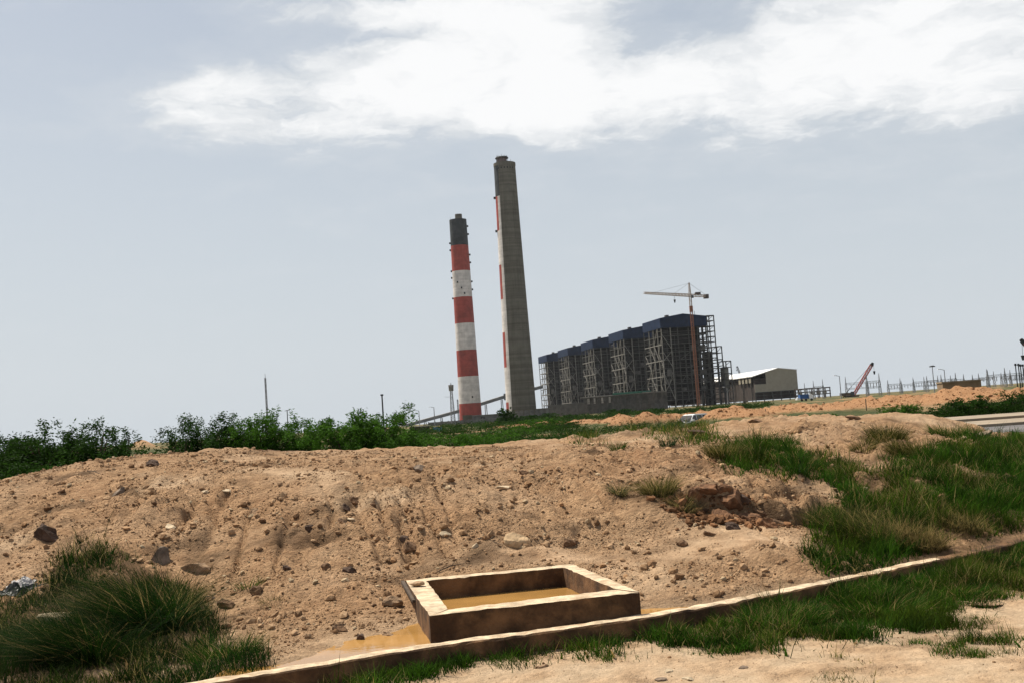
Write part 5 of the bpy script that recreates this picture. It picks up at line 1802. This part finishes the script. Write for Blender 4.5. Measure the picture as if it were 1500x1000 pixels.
def stones():
    spec = [  # px,py, size w,d,h px, kind, tilt, label, category
        (66, 790, 22, 14, 18, 'dark', .3, 'dark brown clod sitting high on the left slope', 'clod'),
        (235, 825, 20, 16, 20, 'grey', .5, 'round dark grey stone on the slope right of the largest tussock', 'stone'),
        (285, 838, 22, 18, 13, 'sand', .2, 'smooth half buried sandy lump below the dark grey stone', 'clod'),
        (172, 724, 17, 10, 5, 'grey', -.6, 'slanted flat grey slab on the upper left slope', 'stone'),
        (250, 773, 12, 9, 5, 'pale', .5, 'pale flake lying left of the two erosion rills', 'stone'),
        (226, 682, 15, 10, 7, 'dark', .3, 'dark clod on the flat top left of the mound', 'clod'),
        (617, 688, 13, 10, 7, 'grey', .1, 'grey slab stone overhanging its shadow on the upper slope', 'stone'),
        (757, 797, 21, 7, 17, 'ochre', .25, 'large pale yellow slab leaning above the pit', 'stone'),
        (740, 716, 14, 8, 4, 'pale', .1, 'flat pale stone in the middle of the mound', 'stone'),
        (834, 800, 13, 9, 9, 'brown', .4, 'brown clod with a black shadow gap above the right end of the pit', 'clod'),
        (600, 808, 13, 11, 11, 'brown', .3, 'round brown clod at the lower end of the rill', 'clod'),
        (590, 790, 9, 8, 7, 'dark', .3, 'small dark clod in the rill above the round brown one', 'clod'),
        (520, 740, 12, 9, 8, 'brown', .4, 'brown clod at the head of the short curved rill', 'clod'),
        (505, 748, 9, 7, 6, 'dark', .4, 'small dark clod beneath the short curved rill', 'clod'),
        (500, 766, 8, 6, 6, 'brown', .4, 'brown clod near the slanting crack left of centre', 'clod'),
        (455, 778, 9, 6, 6, 'dark', .4, 'dark clod at the top of the slanting crack', 'clod'),
        (479, 835, 11, 9, 8, 'brown', .4, 'brown clod low on the slope left of the pit', 'clod'),
        (512, 838, 13, 10, 9, 'dark', .4, 'dark clod beside the brown one low on the slope', 'clod'),
        (420, 835, 10, 7, 5, 'dark', .4, 'small dark flat clod left of the low pair', 'clod'),
        (768, 696, 13, 8, 5, 'brown', .2, 'dark and pale stone chip on the upper right of the mound', 'stone'),
        (653, 783, 10, 7, 4, 'pale', .2, 'little pale chip right of the round brown clod', 'stone'),
        (696, 802, 6, 4, 6, 'pale', .2, 'small upright pale chip left of the yellow slab', 'stone'),
        (512, 762, 10, 6, 3, 'pale', .2, 'pale flat chip left of the rill', 'stone'),
        (332, 722, 12, 8, 3, 'pale', .1, 'thin pale slab capping the right rill', 'stone'),
        (302, 722, 10, 6, 3, 'pale', .1, 'thin pale slab capping the left rill', 'stone'),
        (372, 752, 10, 8, 7, 'sand', .2, 'sandy clod right of the erosion rills', 'clod'),
        (85, 912, 34, 24, 18, 'pale', .2, 'big pale stone half hidden in the lower left grass', 'stone'),
        (305, 880, 14, 10, 8, 'dark', .3, 'dark brown clod between the tufts left of the pit', 'clod'),
        (330, 890, 16, 11, 9, 'brown', .3, 'brown clod left of the ditch end', 'clod'),
        (376, 870, 13, 10, 9, 'brown', .3, 'brown clod under the sparse little tuft', 'clod'),
        (498, 925, 12, 9, 8, 'brown', .3, 'brown clod at the muddy ditch edge', 'clod'),
        (528, 938, 10, 8, 7, 'dark', .3, 'dark wet clod in the mud left of the pit', 'clod'),
        (578, 888, 18, 10, 12, 'sand', .3, 'sandy clod pressed against the left wall of the pit', 'clod'),
        (575, 935, 16, 9, 7, 'sand', .3, 'sandy lump at the front left foot of the pit', 'clod'),
        (612, 857, 13, 8, 4, 'sand', 0, 'flat ochre stone lying on the left wall of the pit', 'stone'),
        (1040, 730, 22, 12, 12, 'red', .4, 'large red brown clod left in the gully', 'clod'),
        (1055, 762, 20, 12, 11, 'red', .3, 'red brown clod lowest in the gully', 'clod'),
        (1075, 742, 26, 14, 13, 'red', .2, 'largest red brown clod in the middle of the gully', 'clod'),
        (1098, 766, 24, 13, 13, 'red', .5, 'red brown clod on the right of the gully', 'clod'),
        (1125, 772, 18, 11, 9, 'red', .4, 'red brown clod farthest right in the gully', 'clod'),
        (1022, 742, 14, 9, 10, 'red', .4, 'red brown clod tucked under the fan shaped tuft', 'clod'),
        (1064, 726, 13, 9, 9, 'red', .1, 'small red brown clod on the upper lip of the gully', 'clod'),
        (1090, 750, 12, 9, 9, 'dark', .3, 'dark clod wedged between the red gully clods', 'clod'),
        (1112, 755, 13, 9, 8, 'brown', .3, 'brown clod on the upper right of the gully', 'clod'),
        (1072, 775, 13, 9, 9, 'dark', .3, 'dark clod at the mouth of the gully', 'clod'),
        (1145, 770, 14, 9, 8, 'brown', .3, 'brown clod below the green bank right of the gully', 'clod'),
        (1030, 750, 12, 9, 8, 'dark', .4, 'dark clod beside the fan shaped tuft', 'clod'),
        (1040, 785, 10, 8, 6, 'brown', .3, 'brown clod on the sand below the gully', 'clod'),
        (1000, 800, 10, 8, 7, 'brown', .3, 'lone brown clod on the washed sand', 'clod'),
        (1025, 638, 20, 8, 6, 'dark', .2, 'long dark slab in the grass before the white car', 'stone'),
        (1108, 618, 15, 8, 4, 'brown', .1, 'flat brown slab on the crest right of the white car', 'stone'),
        (1250, 613, 13, 9, 5, 'brown', .2, 'brown slab on the crest of the right bank', 'stone'),
        (1435, 642, 22, 10, 6, 'grey', -.4, 'long dark tilted slab on the crest near the road', 'stone'),
        (1440, 887, 34, 10, 5, 'sand', .1, 'flat sandy slab at the edge of the near grass', 'stone'),
        (978, 984, 9, 6, 3, 'pale', 0, 'pale orange chip on the sandy track', 'stone'),
        (968, 996, 10, 6, 3, 'grey', 0, 'grey flat chip at the bottom edge of the track', 'stone'),
        (1008, 996, 11, 7, 4, 'pale', 0, 'larger pale chip at the bottom edge of the track', 'stone'),
        (795, 978, 12, 6, 4, 'sand', 0, 'flat dusty clod at the edge of the grass on the track', 'clod'),
        (1090, 978, 9, 5, 3, 'grey', 0, 'grey chip on the track right of centre', 'stone')]
    for i, (px, py, w, d, h, kind, tilt, lab, cat) in enumerate(spec):
        rs = np.random.default_rng(300 + i)
        p = trace(px, py, True)
        s = p[1] / FPX
        dims = (w * s, max(d, w * .7) * s, h * s * (1.25 if kind == 'red' else 1))
        z = p[2] + dims[2] * .35
        if 'wall of the pit' in lab and 'lying' in lab:
            p = at_z(px, py - 2, BOX_Z + .02)
            z = BOX_Z + .02
        o = link('stone' if cat == 'stone' else 'clod', rock_mesh('stone', rs, dims, STONES[kind], I3, 8, .2 if cat == 'clod' else .08))
        o.location = (p[0], p[1] + dims[1] * .3, z - (dims[2] * .18 if BOX_Z + .02 != z else 0))
        o.rotation_euler = (rs.uniform(-.2, .2), tilt, rs.uniform(-.4, .4))
        tag(o, lab, cat, 'loose stones and clods')


stones()


def clods():
    """crumbs and clods all over the tipped earth"""
    rs = np.random.default_rng(77)
    n0 = 68000
    r = rs.uniform(7.0, 19.0, n0 * 3)
    a = np.radians(rs.uniform(-31, 31, n0 * 3))
    x, y = r * np.sin(a), r * np.cos(a)
    z = height(x, y)
    dn = gnoise(x * 1.2, y * 1.2, 202) + .7 * gnoise(x * 3.4, y * 3.4, 203)
    keep = ((z > .14) | (rs.uniform(0, 1, len(x)) < .05)) & (dn > rs.uniform(-.7, .8, len(x)))
    P = np.stack([x, y, z], 1)
    fan = np.exp(-(((x - 2.1) / 1.1) ** 2 + ((y - 10.8) / .7) ** 2)) + np.exp(-(((x - .2) / .8) ** 2 + ((y - 10.5) / .35) ** 2))
    keep &= rs.uniform(0, 1, len(x)) > .8 * fan
    keep &= ~grass_mask(P, 'left') | (rs.uniform(0, 1, len(x)) < .15)
    keep &= ~grass_mask(P, 'bank') | (rs.uniform(0, 1, len(x)) < .25)
    inside = in_poly(x, y, [(p[0], p[1]) for p in BO])
    keep &= ~inside & (poly_dist(x, y, WALL)[0] > .14)
    P = P[keep][:n0]
    n = len(P)
    size = .005 * rs.pareto(2.6, n) + .0055
    size = np.minimum(size, .045)
    size = np.where(P[:, 2] < .12, np.minimum(size * .6, .012), size)
    ga = rs.uniform(0, 1, 900)
    gx = np.interp(ga, np.linspace(0, 1, len(GULLY)), GULLY[:, 0]) * .55 + .45 * rs.uniform(1.75, 3.0, 900)
    gy = np.interp(gx, GULLY[:, 0], GULLY[:, 1]) + rs.normal(-.12, .16, 900)
    GP = np.stack([gx, gy, height(gx, gy)], 1)
    red = np.concatenate([np.zeros(n, bool), np.ones(900, bool)])
    P = np.concatenate([P, GP])
    size = np.concatenate([size, np.minimum(.010 * rs.pareto(1.8, 900) + .010, .055)])
    n = len(P)
    VO = np.array([(1, 0, 0), (-1, 0, 0), (0, 1, 0), (0, -1, 0), (0, 0, 1), (0, 0, -1)], float)
    FO = np.array([(0, 2, 4), (2, 1, 4), (1, 3, 4), (3, 0, 4), (2, 0, 5), (1, 2, 5), (3, 1, 5), (0, 3, 5)])
    order = np.argsort(-size)
    P, size, red = P[order], size[order], red[order]
    Q, _ = np.linalg.qr(rs.normal(0, 1, (n, 3, 3)))
    dims = size[:, None] * rs.uniform(.6, 1.25, (n, 3))
    Vs, Fs, reps, base = [], [], [], 0
    nb = 9000
    for sl, (V0, F0) in ((slice(0, nb), I1), (slice(nb, n), (VO, FO))):
        k = len(P[sl])
        jig = 1 + rs.normal(0, .17, (k, len(V0), 1))
        V = np.einsum('nij,nvj->nvi', Q[sl], V0[None] * dims[sl][:, None, :] * jig)
        V[:, :, 2] *= .8
        V += P[sl][:, None, :] + np.array([0, 0, 1])[None, None] * (size[sl] * .3)[:, None, None]
        Vs.append(V.reshape(-1, 3))
        Fs.append((np.arange(k)[:, None, None] * len(V0) + F0[None]).reshape(-1, 3) + base)
        base += k * len(V0)
        reps.append(np.full(k, len(V0)))
    V, F, reps = np.concatenate(Vs), np.concatenate(Fs), np.concatenate(reps)
    pal = np.array([(.37, .245, .145), (.31, .195, .11), (.22, .13, .07), (.44, .34, .22), (.13, .075, .042), (.34, .205, .11)])
    col = pal[rs.choice(6, n, p=[.38, .29, .12, .07, .03, .11])] * (1 + rs.normal(0, .1, (n, 1)))
    col[red] = np.array([(.17, .088, .044)]) * rs.uniform(.5, 1.7, (int(red.sum()), 1))
    C = np.repeat(np.concatenate([col, np.ones((n, 1))], 1), reps, 0)
    mt = bpy.data.materials.new('soil_crumb')
    mt.use_nodes = True
    t = NT(mt.node_tree)
    pos = t.n('ShaderNodeNewGeometry').outputs['Position']
    c = t.n('ShaderNodeAttribute', attribute_name='tint').outputs['Color']
    c = t.mix(t.ramp(t.noise(pos, 60, 4, .6), .35, .7), t.mix(1.0, c, (.7, .66, .62), 'MULTIPLY'), c)
    b = t.n('ShaderNodeBsdfPrincipled', {'Base Color': c, 'Roughness': .95, 'Specular IOR Level': .1})
    bn = t.n('ShaderNodeBump', {'Height': t.noise(pos, 70, 4, .6), 'Strength': .6, 'Distance': .01})
    t.t.links.new(bn.outputs[0], b.inputs['Normal'])
    o = t.n('ShaderNodeOutputMaterial')
    t.t.links.new(b.outputs[0], o.inputs[0])
    ob = link('soil_clods', np_mesh('soil_clods', V, F, mt, False, {'tint': C}))
    tag(ob, 'small crumbs and clods of soil scattered over the mound', 'soil', kind='stuff')


clods()


def berm_clods():
    """coarse lumps of dug earth on the orange berm"""
    rs = np.random.default_rng(78)
    n = 9000
    x = rs.uniform(-4, 75, n)
    bx = np.array([b[0] for b in BERM], float)
    y = np.interp(x, bx, [b[1] for b in BERM]) + rs.normal(-3, 4, n)
    for q, (hx, hy, hw, hh_) in enumerate(HEAPS):
        sl = slice(q * 260, q * 260 + 260)
        x[sl], y[sl] = hx + rs.normal(0, hw, 260), hy + rs.normal(-.5, hw, 260)
    z = height(x, y)
    k = z > .2
    P = np.stack([x, y, z], 1)[k]
    n = len(P)
    size = np.minimum(.04 * rs.pareto(2.4, n) + .035, .2)
    V0 = np.array([(1, 0, 0), (-1, 0, 0), (0, 1, 0), (0, -1, 0), (0, 0, 1), (0, 0, -1)], float)
    F0 = np.array([(0, 2, 4), (2, 1, 4), (1, 3, 4), (3, 0, 4), (2, 0, 5), (1, 2, 5), (3, 1, 5), (0, 3, 5)])
    Q, _ = np.linalg.qr(rs.normal(0, 1, (n, 3, 3)))
    V = np.einsum('nij,nvj->nvi', Q, V0[None] * (size[:, None] * rs.uniform(.6, 1.3, (n, 3)))[:, None, :] * (1 + rs.normal(0, .15, (n, len(V0), 1))))
    V += P[:, None, :]
    F = (np.arange(n)[:, None, None] * len(V0) + F0[None]).reshape(-1, 3)
    pal = np.array([(.33, .18, .09), (.29, .15, .07), (.37, .22, .12), (.23, .115, .055)])
    col = pal[rs.choice(4, n, p=[.4, .3, .15, .15])] * (1 + rs.normal(0, .1, (n, 1)))
    C = np.repeat(np.concatenate([col, np.ones((n, 1))], 1), len(V0), 0)
    ob = link('berm_clods', np_mesh('berm_clods', V.reshape(-1, 3), F, bpy.data.materials['soil_crumb'], False, {'tint': C}))
    tag(ob, 'coarse orange lumps of dug earth covering the far berm', 'soil', kind='stuff')


berm_clods()


def rubbish():
    # crumpled black and clear plastic at the left edge
    rs = np.random.default_rng(9)
    for i, (px, py, w, mt, lab) in enumerate(((18, 868, .22, mat('black_plastic', (.02, .019, .018), .5, .2, 9, spec=.3), 'crumpled black plastic sheet at the left edge'),
                                              (22, 862, .13, mat('clear_plastic', (.34, .32, .31), .45, .3, 14, spec=.4), 'crumpled clear plastic wrapper on the black sheet at the left edge'),
                                              (55, 860, .10, mat('black_plastic', (.015, .015, .017)), 'small dark plastic scrap right of the crumpled sheet'))):
        p = trace(px, py, True)
        n = 26
        u, v = np.meshgrid(np.linspace(-1, 1, n), np.linspace(-1, 1, n))
        x = u * w * (1 + .2 * gnoise(u * 2 + i, v * 2, 1))
        y = v * w * .7 * (1 + .2 * gnoise(u * 2, v * 2 + i, 2))
        z = .02 + w * .55 * np.abs(fbm(u + 3 * i, v, 1.1, 3, 50 + i, .5)) * (1 - .5 * (u * u + v * v)) + .012 * gnoise(u * 5, v * 5, 60)
        hx, hy = x.ravel() + p[0], y.ravel() + p[1] + .1
        V = np.stack([hx, hy, height(hx, hy) + z.ravel() - .02], 1) - p
        k = np.arange(n - 1)[:, None] * n + np.arange(n - 1)[None]
        F = np.stack([k, k + 1, k + n + 1, k + n], -1).reshape(-1, 4)
        o = link('plastic_rubbish', np_mesh('plastic_rubbish', V, F, mt, False))
        o.location = tuple(p)
        tag(o, lab, 'rubbish', 'plastic rubbish by the tussock')
        so = o.modifiers.new('thickness', 'SOLIDIFY')
        so.thickness = .002
    # splintered board along the left wall of the pit
    a, b = at_z(590, 852, .30), at_z(606, 880, .27)
    o = MB().bar(a, b, .03, .022).obj('broken_board', WOOD)
    tag(o, 'dark splintered board leaning along the left wall of the pit', 'board')
    # dry twigs
    for i, (p0, p1, lab) in enumerate((((700, 790), (735, 800), 'dry twig lying on the slope left of the yellow slab'), ((128, 690), (148, 696), 'dry twig on the far left top of the mound'),
                                       ((640, 840), (680, 828), 'thin twig on the sand behind the pit'))):
        a, b = trace(*p0, True), trace(*p1, True)
        m_ = MB()
        q = (a + b) / 2 + np.array([0, 0, .03])
        m_.tube(a + np.array([0, 0, .01]), q, .006, .005, 5).tube(q, b + np.array([0, 0, .015]), .005, .003, 5)
        m_.tube(q, q + np.array([.05, -.03, .04]), .003, .002, 4)
        o = m_.obj('dry_twig', WOOD)
        tag(o, lab, 'twig', 'dry twigs on the mound')


rubbish()

# ------------------------------------------------------------------ air
def haze():
    mt = bpy.data.materials.new('haze')
    mt.use_nodes = True
    t = NT(mt.node_tree)
    v = t.n('ShaderNodeVolumePrincipled', {'Color': (.86, .90, .95, 1), 'Density': 0.00002, 'Anisotropy': 0.2})
    o = t.n('ShaderNodeOutputMaterial')
    t.t.links.new(v.outputs[0], o.inputs['Volume'])
    ob = MB().box((-4300, -150, -3.5), (4300, 4300, 300)).obj('haze', mt)
    tag(ob, 'pale dusty haze in the air over the whole plain', 'haze', kind='stuff')


haze()
